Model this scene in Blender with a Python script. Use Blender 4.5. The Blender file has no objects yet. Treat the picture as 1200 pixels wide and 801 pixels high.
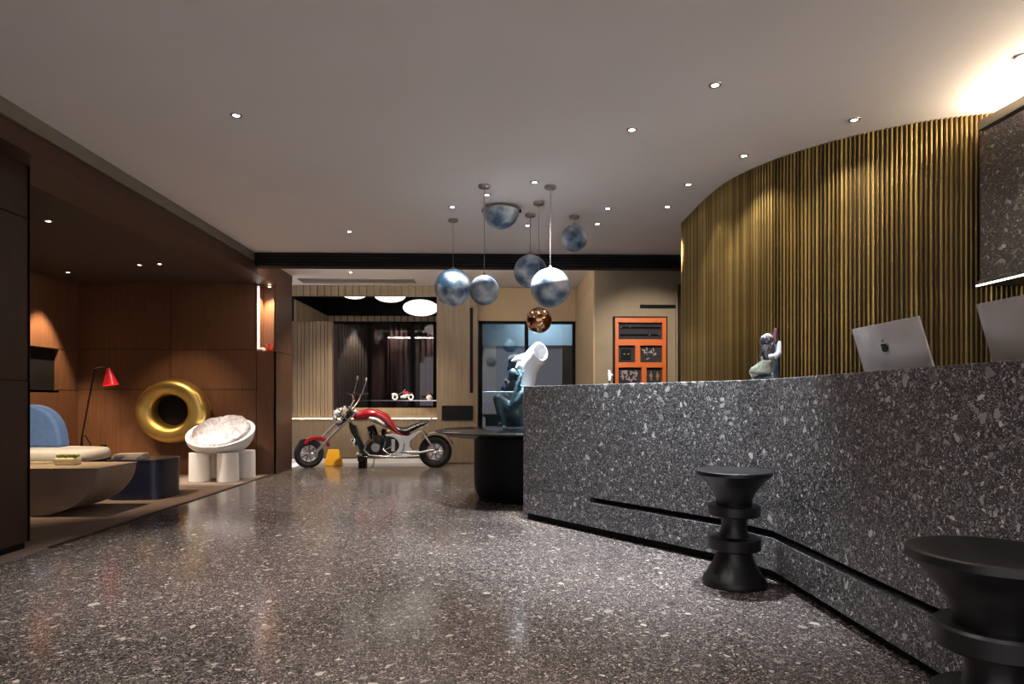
import bpy, bmesh, math, random
from mathutils import Vector, Matrix, noise
random.seed(7)
PI = math.pi
sc = bpy.context.scene
COL = sc.collection

# ------------------------------------------------------------------ camera, world, exposure
FPX, HORIZON, YAW = 750.0, 469.0, math.atan(20 / 750)
cam_d = bpy.data.cameras.new('camera')
cam_d.sensor_width = 36.0
cam_d.lens = 36.0 * FPX / 1200.0
cam_d.shift_y = (HORIZON - 400.5) / 1200.0
cam_d.clip_start = 0.05
cam = bpy.data.objects.new('camera', cam_d)
cam.location = (0, 0, 1.0)
cam.rotation_euler = (PI / 2, 0, -YAW)
COL.objects.link(cam)
sc.camera = cam

world = bpy.data.worlds.new('dusk')
world.use_nodes = True
sc.world = world
world.node_tree.nodes['Background'].inputs[0].default_value = (0.66, 0.60, 0.64, 1)
world.node_tree.nodes['Background'].inputs[1].default_value = 0.95

sc.view_settings.view_transform = 'Standard'
sc.view_settings.look = 'None'
sc.view_settings.gamma = 1.0
sc.view_settings.use_curve_mapping = False
sc.view_settings.exposure = 0.85

WARM = (1.0, 0.74, 0.48)
SOFT = (1.0, 0.86, 0.70)
NEUT = (1.0, 0.95, 0.90)
COOL = (0.86, 0.92, 1.0)

# ------------------------------------------------------------------ maths: a pixel at a real depth -> a point of the room
def ray(px, py):
    c = (px - 600) / FPX
    return Vector((c * math.cos(YAW) + math.sin(YAW), -c * math.sin(YAW) + math.cos(YAW), (HORIZON - py) / FPX))
def at(px, py, Y):
    r = ray(px, py)
    return r * (Y / r.y) + Vector((0, 0, 1))
def at_z(px, py, Z):
    r = ray(px, py)
    return r * ((Z - 1) / r.z) + Vector((0, 0, 1))

# ------------------------------------------------------------------ mesh helpers
def new(): return bmesh.new()

def box(bm, x0, x1, y0, y1, z0, z1, M=None):
    v = [bm.verts.new((x, y, z)) for z in (z0, z1) for y in (y0, y1) for x in (x0, x1)]
    for f in ((0, 2, 3, 1), (4, 5, 7, 6), (0, 1, 5, 4), (2, 6, 7, 3), (0, 4, 6, 2), (1, 3, 7, 5)):
        bm.faces.new([v[i] for i in f])
    if M is not None:
        for q in v: q.co = M @ q.co
    return bm

def lathe(bm, prof, seg=32, M=None, cap=True):
    rings = []
    for r, z in prof:
        if r < 1e-5:
            rings.append([bm.verts.new((0, 0, z))])
        else:
            rings.append([bm.verts.new((r * math.cos(2 * PI * i / seg), r * math.sin(2 * PI * i / seg), z)) for i in range(seg)])
    for a, b in zip(rings, rings[1:]):
        for i in range(seg):
            j = (i + 1) % seg
            if len(a) == 1 and len(b) > 1: bm.faces.new((a[0], b[j], b[i]))
            elif len(b) == 1 and len(a) > 1: bm.faces.new((a[i], a[j], b[0]))
            elif len(a) > 1: bm.faces.new((a[i], a[j], b[j], b[i]))
    if cap:
        if len(rings[0]) > 1: bm.faces.new(rings[0][::-1])
        if len(rings[-1]) > 1: bm.faces.new(rings[-1])
    if M is not None:
        for ring in rings:
            for q in ring: q.co = M @ q.co
    return bm

def tube(bm, pts, rad, seg=8, cap=True):
    pts = [Vector(p) for p in pts]
    n = len(pts)
    rads = rad if isinstance(rad, (list, tuple)) else [rad] * n
    t0 = (pts[1] - pts[0]).normalized()
    up = Vector((0, 0, 1)) if abs(t0.z) < 0.9 else Vector((1, 0, 0))
    u = t0.cross(up).normalized()
    rings = []
    for i in range(n):
        t = (pts[min(i + 1, n - 1)] - pts[max(i - 1, 0)]).normalized()
        u = (u - t * u.dot(t)).normalized()
        w = t.cross(u)
        rings.append([bm.verts.new(pts[i] + (u * math.cos(2 * PI * k / seg) + w * math.sin(2 * PI * k / seg)) * rads[i]) for k in range(seg)])
    for a, b in zip(rings, rings[1:]):
        for k in range(seg):
            bm.faces.new((a[k], a[(k + 1) % seg], b[(k + 1) % seg], b[k]))
    if cap:
        bm.faces.new(rings[0][::-1]); bm.faces.new(rings[-1])
    return bm

def ball(bm, c, r, seg=20, rings=12, sc_=(1, 1, 1)):
    M = Matrix.Translation(Vector(c)) @ Matrix.Diagonal((r * sc_[0], r * sc_[1], r * sc_[2], 1))
    bmesh.ops.create_uvsphere(bm, u_segments=seg, v_segments=rings, radius=1, matrix=M)
    return bm

def torus(bm, R, r, seg=40, ms=16, M=None, sq=1.0):
    rings = []
    for i in range(seg):
        a = 2 * PI * i / seg
        rings.append([bm.verts.new(((R + r * math.cos(2 * PI * k / ms)) * math.cos(a), (R + r * math.cos(2 * PI * k / ms)) * math.sin(a), sq * r * math.sin(2 * PI * k / ms))) for k in range(ms)])
    for i in range(seg):
        a, b = rings[i], rings[(i + 1) % seg]
        for k in range(ms):
            bm.faces.new((a[k], b[k], b[(k + 1) % ms], a[(k + 1) % ms]))
    if M is not None:
        for ring in rings:
            for q in ring: q.co = M @ q.co
    return bm

def prism(bm, poly, axis, a0, a1, M=None):
    """extrude a 2-D polygon: axis 'y' -> poly in (x,z); 'z' -> (x,y); 'x' -> (y,z)"""
    def mk(p, a):
        if axis == 'y': return (p[0], a, p[1])
        if axis == 'z': return (p[0], p[1], a)
        return (a, p[0], p[1])
    A = [bm.verts.new(mk(p, a0)) for p in poly]
    B = [bm.verts.new(mk(p, a1)) for p in poly]
    n = len(poly)
    bm.faces.new(A); bm.faces.new(B[::-1])
    for i in range(n):
        bm.faces.new((A[i], B[i], B[(i + 1) % n], A[(i + 1) % n]))
    if M is not None:
        for q in A + B: q.co = M @ q.co
    return bm

def strip(bm, path, o0, o1, z0, z1):
    """a wall along a plan path, between two sideways offsets and two heights"""
    n = len(path)
    P = [Vector(p) for p in path]
    N = []
    for i in range(n):
        t = (P[min(i + 1, n - 1)] - P[max(i - 1, 0)]).normalized()
        N.append(Vector((-t.y, t.x)))
    rows = []
    for i in range(n):
        a, b = P[i] + N[i] * o0, P[i] + N[i] * o1
        rows.append([bm.verts.new((a.x, a.y, z0)), bm.verts.new((a.x, a.y, z1)), bm.verts.new((b.x, b.y, z1)), bm.verts.new((b.x, b.y, z0))])
    for a, b in zip(rows, rows[1:]):
        for k in range(4):
            bm.faces.new((a[k], a[(k + 1) % 4], b[(k + 1) % 4], b[k]))
    bm.faces.new(rows[0]); bm.faces.new(rows[-1][::-1])
    return bm

def grid_surface(bm, fn, nu, nv, close_u=False):
    V = [[bm.verts.new(fn(i / nu, j / nv)) for j in range(nv + 1)] for i in range(nu if close_u else nu + 1)]
    m = len(V)
    for i in range(m if close_u else m - 1):
        for j in range(nv):
            bm.faces.new((V[i][j], V[(i + 1) % m][j], V[(i + 1) % m][j + 1], V[i][j + 1]))
    return bm

def obj(name, bm, m=None, parent=None, smooth=False, bevel=0.0, remesh=0.0, loc=None, solid=0.0, subsurf=0):
    bmesh.ops.recalc_face_normals(bm, faces=bm.faces[:])
    me = bpy.data.meshes.new(name)
    bm.to_mesh(me); bm.free()
    o = bpy.data.objects.new(name, me)
    COL.objects.link(o)
    if m is not None: me.materials.append(m)
    if parent is not None: o.parent = parent
    if loc is not None: o.location = loc
    if smooth:
        me.polygons.foreach_set('use_smooth', [True] * len(me.polygons))
        if not remesh and not subsurf:
            try: me.set_sharp_from_angle(angle=math.radians(38))
            except Exception: pass
    if solid:
        s = o.modifiers.new('solid', 'SOLIDIFY'); s.thickness = solid; s.offset = 0
    if remesh:
        r = o.modifiers.new('remesh', 'REMESH'); r.mode = 'VOXEL'; r.voxel_size = remesh; r.use_smooth_shade = True
        s = o.modifiers.new('smooth', 'SMOOTH'); s.iterations = 4; s.factor = 0.5
    if subsurf:
        s = o.modifiers.new('sub', 'SUBSURF'); s.levels = subsurf; s.render_levels = subsurf
    if bevel:
        b = o.modifiers.new('bevel', 'BEVEL'); b.width = bevel; b.segments = 2; b.limit_method = 'ANGLE'; b.angle_limit = math.radians(40)
    return o

def copy_part(o, parent, loc=None, name=None):
    c = o.copy(); COL.objects.link(c)
    if name: c.name = name
    c.parent = parent
    if loc is not None: c.location = loc
    return c

def thing(name, label, cat, loc=(0, 0, 0), rotz=0, group=None):
    o = bpy.data.objects.new(name, None)
    o.empty_display_size = 0.1
    COL.objects.link(o)
    o.location = loc; o.rotation_euler = (0, 0, rotz)
    return tag(o, label, cat, group)
def tag(o, label, cat, group=None):
    o['label'] = label; o['category'] = cat
    if group: o['group'] = group
    return o
def struct(o, label=None, cat=None):
    o['kind'] = 'structure'
    if label: o['label'] = label
    if cat: o['category'] = cat
    return o
def copy_tree(o, parent=None):
    c = o.copy(); COL.objects.link(c); c.parent = parent
    for ch in list(o.children): copy_tree(ch, c)
    return c

def spot(loc, target, watts, angle, blend=0.6, color=NEUT, size=0.03, parent=None, name='lamp_light'):
    d = bpy.data.lights.new(name, 'SPOT')
    d.energy = watts; d.spot_size = math.radians(angle); d.spot_blend = blend
    d.color = color; d.shadow_soft_size = size
    o = bpy.data.objects.new(name, d); COL.objects.link(o)
    dirv = Vector(target) - Vector(loc)
    o.rotation_euler = dirv.to_track_quat('-Z', 'Y').to_euler()
    if parent is not None:
        o.parent = parent
        o.location = Vector(loc) - parent.location
    else:
        o.location = loc
    return o

# ------------------------------------------------------------------ materials
def nt(name):
    m = bpy.data.materials.new(name); m.use_nodes = True
    t = m.node_tree
    return m, t, t.nodes['Principled BSDF']
def N(t, kind, **kw):
    n = t.nodes.new(kind)
    for k, v in kw.items():
        if k.startswith('i_'): n.inputs[k[2:].replace('_', ' ')].default_value = v
        else: setattr(n, k, v)
    return n
def ramp(t, stops, interp='LINEAR'):
    r = t.nodes.new('ShaderNodeValToRGB'); r.color_ramp.interpolation = interp
    e = r.color_ramp.elements
    while len(e) < len(stops): e.new(0.5)
    for q, (p, c) in zip(e, stops):
        q.position = p; q.color = (*c, 1) if len(c) == 3 else c
    return r

def plain(name, col, rough=0.5, metal=0.0, var=0.06, scale=8.0, bump=0.0, coat=0.0, spec=None):
    m, t, b = nt(name)
    tc = N(t, 'ShaderNodeTexCoord')
    n = N(t, 'ShaderNodeTexNoise', i_Scale=scale, i_Detail=5.0)
    t.links.new(tc.outputs['Object'], n.inputs['Vector'])
    c0 = [max(0, x * (1 - var)) for x in col]; c1 = [min(1, x * (1 + var)) for x in col]
    r = ramp(t, [(0.3, c0), (0.7, c1)])
    t.links.new(n.outputs['Fac'], r.inputs['Fac'])
    t.links.new(r.outputs['Color'], b.inputs['Base Color'])
    b.inputs['Roughness'].default_value = rough
    b.inputs['Metallic'].default_value = metal
    b.inputs['Coat Weight'].default_value = coat
    b.inputs['Coat Roughness'].default_value = 0.05
    if spec is not None: b.inputs['Specular IOR Level'].default_value = spec
    if bump:
        bp = N(t, 'ShaderNodeBump', i_Strength=bump, i_Distance=0.01)
        n2 = N(t, 'ShaderNodeTexNoise', i_Scale=scale * 8, i_Detail=6.0)
        t.links.new(tc.outputs['Object'], n2.inputs['Vector'])
        t.links.new(n2.outputs['Fac'], bp.inputs['Height'])
        t.links.new(bp.outputs['Normal'], b.inputs['Normal'])
    return m

def terrazzo(name, base, chips, rough, scale=1.0, coverage=0.5, layers=((190, 0.30, 0.10, 0.9), (85, 0.42, 0.10, 0.85), (40, 0.60, 0.09, 0.8), (19, 0.80, 0.10, 0.75))):
    m, t, b = nt(name)
    tc = N(t, 'ShaderNodeTexCoord')
    nz = N(t, 'ShaderNodeTexNoise', i_Scale=14.0 * scale, i_Detail=3.0)
    t.links.new(tc.outputs['Object'], nz.inputs['Vector'])
    ad = N(t, 'ShaderNodeMixRGB', blend_type='LINEAR_LIGHT'); ad.inputs['Fac'].default_value = 0.030 / scale
    t.links.new(tc.outputs['Object'], ad.inputs['Color1']); t.links.new(nz.outputs['Color'], ad.inputs['Color2'])
    cur = None
    g = N(t, 'ShaderNodeTexNoise', i_Scale=260.0 * scale, i_Detail=3.0)
    t.links.new(tc.outputs['Object'], g.inputs['Vector'])
    r0 = ramp(t, [(0.35, [x * 0.6 for x in base]), (0.68, [x * 1.7 for x in base])])
    t.links.new(g.outputs['Fac'], r0.inputs['Fac'])
    cur = r0.outputs['Color']
    # fine grains first, large chips on top
    for s, lo, gap, rnd0 in layers:
        lo = min(0.97, lo + (0.5 - coverage) * 0.4)
        ve = N(t, 'ShaderNodeTexVoronoi', feature='DISTANCE_TO_EDGE', i_Scale=s * scale, i_Randomness=1.0)
        vc = N(t, 'ShaderNodeTexVoronoi', feature='F1', i_Scale=s * scale, i_Randomness=1.0)
        t.links.new(ad.outputs['Color'], ve.inputs['Vector']); t.links.new(ad.outputs['Color'], vc.inputs['Vector'])
        sep = N(t, 'ShaderNodeSeparateColor'); t.links.new(vc.outputs['Color'], sep.inputs['Color'])
        pick = N(t, 'ShaderNodeMath', operation='GREATER_THAN'); pick.inputs[1].default_value = lo
        t.links.new(sep.outputs['Red'], pick.inputs[0])
        # chips differ in size: the gap that must be left to the cell edge is random
        gp = N(t, 'ShaderNodeMath', operation='MULTIPLY'); gp.inputs[1].default_value = gap * 2.2
        t.links.new(sep.outputs['Blue'], gp.inputs[0])
        gp2 = N(t, 'ShaderNodeMath', operation='ADD'); gp2.inputs[1].default_value = gap * 0.4
        t.links.new(gp.outputs[0], gp2.inputs[0])
        ins = N(t, 'ShaderNodeMath', operation='GREATER_THAN')
        t.links.new(ve.outputs['Distance'], ins.inputs[0]); t.links.new(gp2.outputs[0], ins.inputs[1])
        mk = N(t, 'ShaderNodeMath', operation='MULTIPLY')
        t.links.new(pick.outputs[0], mk.inputs[0]); t.links.new(ins.outputs[0], mk.inputs[1])
        cr = ramp(t, chips)
        t.links.new(sep.outputs['Green'], cr.inputs['Fac'])
        mx = N(t, 'ShaderNodeMixRGB'); t.links.new(mk.outputs[0], mx.inputs['Fac'])
        t.links.new(cur, mx.inputs['Color1']); t.links.new(cr.outputs['Color'], mx.inputs['Color2'])
        cur = mx.outputs['Color']
    t.links.new(cur, b.inputs['Base Color'])
    rn = N(t, 'ShaderNodeTexNoise', i_Scale=1.3, i_Detail=3.0)
    t.links.new(tc.outputs['Object'], rn.inputs['Vector'])
    rr = N(t, 'ShaderNodeMapRange'); rr.inputs['To Min'].default_value = rough * 0.8; rr.inputs['To Max'].default_value = rough * 1.25
    t.links.new(rn.outputs['Fac'], rr.inputs['Value']); t.links.new(rr.outputs[0], b.inputs['Roughness'])
    return m

def wood(name, c0, c1, rough=0.45, vert=True, scale=1.0, coat=0.0):
    m, t, b = nt(name)
    tc = N(t, 'ShaderNodeTexCoord')
    mp = N(t, 'ShaderNodeMapping')
    mp.inputs['Scale'].default_value = (22 * scale, 22 * scale, 0.8 * scale) if vert else (1.2 * scale, 22 * scale, 22 * scale)
    t.links.new(tc.outputs['Object'], mp.inputs['Vector'])
    n = N(t, 'ShaderNodeTexNoise', i_Scale=2.0, i_Detail=8.0, i_Roughness=0.65, i_Distortion=0.4)
    t.links.new(mp.outputs[0], n.inputs['Vector'])
    n2 = N(t, 'ShaderNodeTexNoise', i_Scale=1.4, i_Detail=2.0)
    t.links.new(tc.outputs['Object'], n2.inputs['Vector'])
    r = ramp(t, [(0.25, c0), (0.75, c1)])
    t.links.new(n.outputs['Fac'], r.inputs['Fac'])
    mx = N(t, 'ShaderNodeMixRGB', blend_type='MULTIPLY'); mx.inputs['Fac'].default_value = 0.5
    r2 = ramp(t, [(0.3, (0.6, 0.58, 0.56)), (0.7, (1, 1, 1))])
    t.links.new(n2.outputs['Fac'], r2.inputs['Fac'])
    t.links.new(r.outputs['Color'], mx.inputs['Color1']); t.links.new(r2.outputs['Color'], mx.inputs['Color2'])
    t.links.new(mx.outputs['Color'], b.inputs['Base Color'])
    b.inputs['Roughness'].default_value = rough
    b.inputs['Coat Weight'].default_value = coat
    bp = N(t, 'ShaderNodeBump', i_Strength=0.08, i_Distance=0.004)
    t.links.new(n.outputs['Fac'], bp.inputs['Height']); t.links.new(bp.outputs['Normal'], b.inputs['Normal'])
    return m

def emit(name, col, strength):
    m, t, b = nt(name)
    b.inputs['Base Color'].default_value = (*col, 1)
    b.inputs['Emission Color'].default_value = (*col, 1)
    b.inputs['Emission Strength'].default_value = strength
    return m

def glass(name, tint=(0.8, 0.9, 0.95), refl=0.12, rough=0.02):
    """a thin pane: part mirror, part clear"""
    m, t, b = nt(name)
    out = t.nodes['Material Output']
    tr = N(t, 'ShaderNodeBsdfTransparent'); tr.inputs['Color'].default_value = (*tint, 1)
    gl = N(t, 'ShaderNodeBsdfGlossy'); gl.inputs['Roughness'].default_value = rough
    gl.inputs['Color'].default_value = (0.95, 0.97, 1, 1)
    fr = N(t, 'ShaderNodeFresnel', i_IOR=1.5)
    ad = N(t, 'ShaderNodeMath', operation='ADD', use_clamp=True); ad.inputs[1].default_value = refl
    t.links.new(fr.outputs[0], ad.inputs[0])
    mx = N(t, 'ShaderNodeMixShader')
    t.links.new(ad.outputs[0], mx.inputs[0]); t.links.new(tr.outputs[0], mx.inputs[1]); t.links.new(gl.outputs[0], mx.inputs[2])
    t.links.new(mx.outputs[0], out.inputs['Surface'])
    t.nodes.remove(b)
    return m

def moon(name, seed):
    m, t, b = nt(name)
    tc = N(t, 'ShaderNodeTexCoord')
    mp = N(t, 'ShaderNodeMapping'); mp.inputs['Location'].default_value = (seed * 3.7, seed * 1.9, seed * 5.3)
    t.links.new(tc.outputs['Object'], mp.inputs['Vector'])
    n = N(t, 'ShaderNodeTexNoise', i_Scale=6.5, i_Detail=3.0, i_Roughness=0.45)
    t.links.new(mp.outputs[0], n.inputs['Vector'])
    r = ramp(t, [(0.36, (0.022, 0.055, 0.11)), (0.45, (0.12, 0.18, 0.24)), (0.55, (0.30, 0.35, 0.40)), (0.66, (0.60, 0.64, 0.67))])
    t.links.new(n.outputs['Fac'], r.inputs['Fac'])
    t.links.new(r.outputs['Color'], b.inputs['Base Color'])
    b.inputs['Roughness'].default_value = 0.45
    b.inputs['Coat Weight'].default_value = 0.25
    b.inputs['Coat Roughness'].default_value = 0.04
    return m

M = {}
M['floor'] = terrazzo('terrazzo_floor', (0.030, 0.024, 0.0235), [(0.0, (0.055, 0.045, 0.043)), (0.45, (0.14, 0.116, 0.108)), (0.8, (0.29, 0.25, 0.228)), (1.0, (0.60, 0.53, 0.46))], 0.15, 1.0, 0.5, ((230, 0.28, 0.08, 0), (115, 0.42, 0.10, 0), (58, 0.66, 0.10, 0), (30, 0.90, 0.11, 0)))
M['counter'] = terrazzo('terrazzo_counter', (0.020, 0.019, 0.021), [(0.0, (0.05, 0.05, 0.052)), (0.35, (0.14, 0.14, 0.145)), (0.7, (0.36, 0.36, 0.355)), (1.0, (0.78, 0.76, 0.73))], 0.33, 1.0, 0.5, ((240, 0.36, 0.09, 0), (110, 0.52, 0.11, 0), (52, 0.66, 0.12, 0), (27, 0.84, 0.14, 0)))
M['stone'] = terrazzo('terrazzo_wall', (0.018, 0.016, 0.0165), [(0.0, (0.03, 0.027, 0.028)), (0.5, (0.065, 0.058, 0.06)), (0.85, (0.16, 0.15, 0.145)), (1.0, (0.38, 0.36, 0.35))], 0.4, 1.25, 0.46)
M['ceiling'] = plain('ceiling_paint', (0.80, 0.755, 0.73), 0.9, var=0.02, scale=1.5)
M['walnut'] = wood('walnut_panel', (0.088, 0.037, 0.017), (0.178, 0.079, 0.037), 0.45)
M['walnut_dark'] = wood('dark_walnut', (0.024, 0.0085, 0.0045), (0.042, 0.016, 0.008), 0.5)
M['walnut_mid'] = wood('brown_walnut', (0.042, 0.017, 0.009), (0.075, 0.032, 0.017), 0.5)
M['lounge_ceiling'] = plain('brown_ceiling_paint', (0.045, 0.026, 0.019), 0.75, var=0.05)
M['greyband'] = plain('taupe_metal_trim', (0.16, 0.14, 0.11), 0.55, var=0.05)
M['black'] = plain('black_matt', (0.006, 0.006, 0.0065), 0.6, var=0.1, spec=0.15)
M['black_gloss'] = plain('black_gloss', (0.010, 0.010, 0.012), 0.16, var=0.1)
M['stool'] = wood('ebonised_wood', (0.005, 0.005, 0.0055), (0.013, 0.0125, 0.013), 0.36, vert=False, scale=0.8)
M['brass'] = plain('antique_brass', (0.33, 0.235, 0.085), 0.40, metal=0.7, var=0.22, scale=2.2)
M['brass_back'] = plain('dark_brass', (0.045, 0.030, 0.010), 0.55, metal=0.5, var=0.2)
M['oak'] = wood('grey_oak', (0.16, 0.115, 0.07), (0.29, 0.22, 0.145), 0.5)
M['oak_light'] = wood('light_oak', (0.26, 0.19, 0.12), (0.42, 0.33, 0.22), 0.5)
M['fabric_wall'] = plain('taupe_plaster', (0.30, 0.245, 0.175), 0.85, var=0.08, scale=4, bump=0.1)
M['beige'] = plain('beige_plaster', (0.52, 0.40, 0.26), 0.85, var=0.05, scale=3)
M['white'] = plain('white_paint', (0.78, 0.77, 0.75), 0.5, var=0.02)
M['chrome'] = plain('chrome', (0.78, 0.78, 0.79), 0.12, metal=1.0, var=0.03)
M['steel'] = plain('brushed_steel', (0.45, 0.45, 0.46), 0.3, metal=1.0, var=0.06)
M['alu'] = plain('anodised_aluminium', (0.62, 0.60, 0.59), 0.42, metal=0.75, var=0.02)
M['carpet'] = wood('lounge_carpet', (0.13, 0.09, 0.072), (0.25, 0.185, 0.15), 0.9, vert=False, scale=0.5)
M['gold'] = plain('gold_leaf', (0.62, 0.44, 0.14), 0.40, metal=1.0, var=0.12, scale=6, bump=0.05)
M['navy'] = plain('navy_lacquer', (0.010, 0.014, 0.035), 0.35, var=0.1)
M['resin'] = plain('white_resin', (0.80, 0.80, 0.80), 0.38, var=0.03)
M['red'] = plain('red_lacquer', (0.60, 0.012, 0.028), 0.28, var=0.04, coat=0.6)
M['bikered'] = plain('candy_red', (0.34, 0.006, 0.016), 0.22, var=0.15, coat=1.0)
M['blue_fab'] = plain('blue_upholstery', (0.09, 0.19, 0.46), 0.8, var=0.08, scale=20, bump=0.2)
M['white_fab'] = plain('white_upholstery', (0.72, 0.71, 0.69), 0.85, var=0.04, scale=20, bump=0.2)
M['travertine'] = wood('travertine_table', (0.30, 0.235, 0.17), (0.40, 0.32, 0.24), 0.55, vert=False, scale=0.35)
M['lens'] = emit('downlight_lens', (1.0, 0.95, 0.88), 20.0)
M['lens_warm'] = emit('downlight_lens_warm', (1.0, 0.82, 0.58), 18.0)
M['globe_lit'] = emit('paper_lamp', (1.0, 0.92, 0.82), 1.1)
M['led'] = emit('led_strip', (1.0, 0.80, 0.55), 14.0)
M['led_sill'] = emit('sill_led', (1.0, 0.78, 0.50), 16.0)
M['led_edge'] = emit('edge_led', (1.0, 0.93, 0.82), 5.0)
M['fill_led_beam'] = emit('beam_fill_led', (1.0, 0.86, 0.70), 48.0)
M['led_cove'] = emit('cove_led', (1.0, 0.82, 0.60), 230.0)
M['led_white'] = emit('led_strip_white', (0.95, 0.95, 1.0), 2.2)
M['yellow'] = plain('yellow_plastic', (0.85, 0.42, 0.02), 0.4, var=0.04)
M['orange'] = plain('orange_lacquer', (0.62, 0.135, 0.018), 0.45, var=0.06)
M['dark_case'] = plain('dark_felt', (0.022, 0.024, 0.034), 0.8, var=0.2, scale=30)
M['copper'] = plain('copper_mirror', (0.62, 0.36, 0.19), 0.10, metal=1.0, var=0.15, scale=10)
M['rubber'] = plain('tyre_rubber', (0.012, 0.012, 0.012), 0.6, var=0.1)
M['leather'] = plain('black_leather', (0.018, 0.018, 0.02), 0.32, var=0.1, bump=0.15, scale=20)
M['engine'] = plain('engine_black', (0.014, 0.014, 0.015), 0.3, var=0.2, metal=0.4)
M['silver'] = plain('silver_paint', (0.60, 0.60, 0.60), 0.25, var=0.06, metal=0.4, coat=0.5)
M['curtain'] = plain('aubergine_curtain', (0.17, 0.115, 0.115), 0.85, var=0.15, scale=3)
M['slate'] = plain('slate_panel', (0.045, 0.055, 0.06), 0.6, var=0.1)
M['fluted_grey'] = plain('grey_plaster', (0.24, 0.22, 0.19), 0.8, var=0.06)
M['dusk_blue'] = plain('dusk_blue_panel', (0.05, 0.085, 0.12), 0.5, var=0.1)
M['pale'] = plain('pale_blue_plaster', (0.52, 0.60, 0.64), 0.8, var=0.05)
M['teal'] = plain('teal_patina', (0.022, 0.058, 0.080), 0.42, var=0.35, scale=14, bump=0.1)
M['porcelain'] = plain('white_porcelain', (0.86, 0.87, 0.88), 0.3, var=0.02)
M['glaze_dark'] = plain('dark_glaze', (0.018, 0.018, 0.026), 0.12, var=0.3, coat=0.8)
M['glaze_blue'] = plain('blue_glaze', (0.015, 0.075, 0.14), 0.15, var=0.4, scale=20, coat=0.8)
M['glaze_green'] = plain('celadon_glaze', (0.16, 0.17, 0.13), 0.15, var=0.5, scale=26, coat=0.8)
M['glaze_white'] = plain('white_glaze', (0.34, 0.34, 0.40), 0.12, var=0.4, scale=22, coat=0.8)
M['glaze_plum'] = plain('plum_glaze', (0.10, 0.035, 0.055), 0.2, var=0.3, coat=0.6)
M['leaf'] = plain('green_leaf', (0.16, 0.24, 0.04), 0.5, var=0.3, scale=30)
M['cream'] = plain('cream_ceramic', (0.72, 0.64, 0.45), 0.4, var=0.05)
M['paper'] = plain('magazine_paper', (0.40, 0.34, 0.30), 0.6, var=0.2, scale=20)
M['pewter'] = plain('pewter_canopy', (0.30, 0.27, 0.25), 0.4, metal=0.7, var=0.05)
M['bronze_light'] = plain('pale_gold', (0.62, 0.40, 0.20), 0.35, metal=0.6, var=0.2, scale=40)
M['coral'] = plain('red_coral', (0.55, 0.06, 0.04), 0.3, var=0.6, scale=60)
M['relief'] = plain('grey_relief', (0.30, 0.26, 0.26), 0.4, metal=0.3, var=0.5, scale=60)
M['glass_dark'] = glass('dark_glass', (0.62, 0.59, 0.6), 0.01)
M['glass_mirror'] = glass('reflective_glass', (0.60, 0.69, 0.74), 0.02, 0.01)
M['glass_clear'] = glass('clear_glass', (0.92, 0.96, 0.95), 0.05)

def cushion_mat():
    m, t, b = nt('crushed_velvet')
    tc = N(t, 'ShaderNodeTexCoord')
    n = N(t, 'ShaderNodeTexNoise', i_Scale=9.0, i_Detail=8.0, i_Roughness=0.7, i_Distortion=1.5)
    t.links.new(tc.outputs['Object'], n.inputs['Vector'])
    r = ramp(t, [(0.35, (0.26, 0.225, 0.22)), (0.65, (0.62, 0.58, 0.58))])
    t.links.new(n.outputs['Fac'], r.inputs['Fac']); t.links.new(r.outputs['Color'], b.inputs['Base Color'])
    b.inputs['Roughness'].default_value = 0.85
    bp = N(t, 'ShaderNodeBump', i_Strength=0.35, i_Distance=0.02)
    t.links.new(n.outputs['Fac'], bp.inputs['Height']); t.links.new(bp.outputs['Normal'], b.inputs['Normal'])
    return m
M['velvet'] = cushion_mat()
def vary_by_rod(m):
    # random tone per rod stands in for lit edges and shaded gaps
    t = m.node_tree; b_ = t.nodes['Principled BSDF']
    src = b_.inputs['Base Color'].links[0].from_socket
    oi = N(t, 'ShaderNodeObjectInfo')
    r = ramp(t, [(0.0, (0.42, 0.40, 0.38)), (0.5, (0.9, 0.9, 0.9)), (1.0, (1.5, 1.5, 1.45))])
    t.links.new(oi.outputs['Random'], r.inputs['Fac'])
    mx = N(t, 'ShaderNodeMixRGB', blend_type='MULTIPLY'); mx.inputs['Fac'].default_value = 1.0
    t.links.new(src, mx.inputs['Color1']); t.links.new(r.outputs['Color'], mx.inputs['Color2'])
    t.links.new(mx.outputs['Color'], b_.inputs['Base Color'])
vary_by_rod(M['brass'])

# ================================================================== THE SETTING
CZ = 2.82            # main ceiling
XL = -2.97           # plane of the left side
LZ = 2.58            # lounge ceiling
YB = 10.3            # back sill wall
struct(obj('floor', box(new(), -3.02, 4.2, -1.6, 16.0, -0.12, 0.0), M['floor']))
struct(obj('ceiling', box(new(), -3.6, 4.2, -1.6, YB, CZ, CZ + 0.12), M['ceiling']))
struct(obj('wall_right', box(new(), 3.62, 3.75, -1.6, 8.5, 0, CZ), M['stone']))
struct(obj('floor_lounge', box(new(), -5.9, -3.02, -1.6, 9.0, -0.12, 0.004), M['carpet']))
struct(obj('trim_1', box(new(), -3.035, -3.005, 4.42, 8.75, -0.02, 0.008), M['walnut_dark']))
struct(obj('ceiling_lounge', box(new(), -5.9, -3.40, 2.0, 8.75, LZ, LZ + 0.08), M['lounge_ceiling']))

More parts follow.
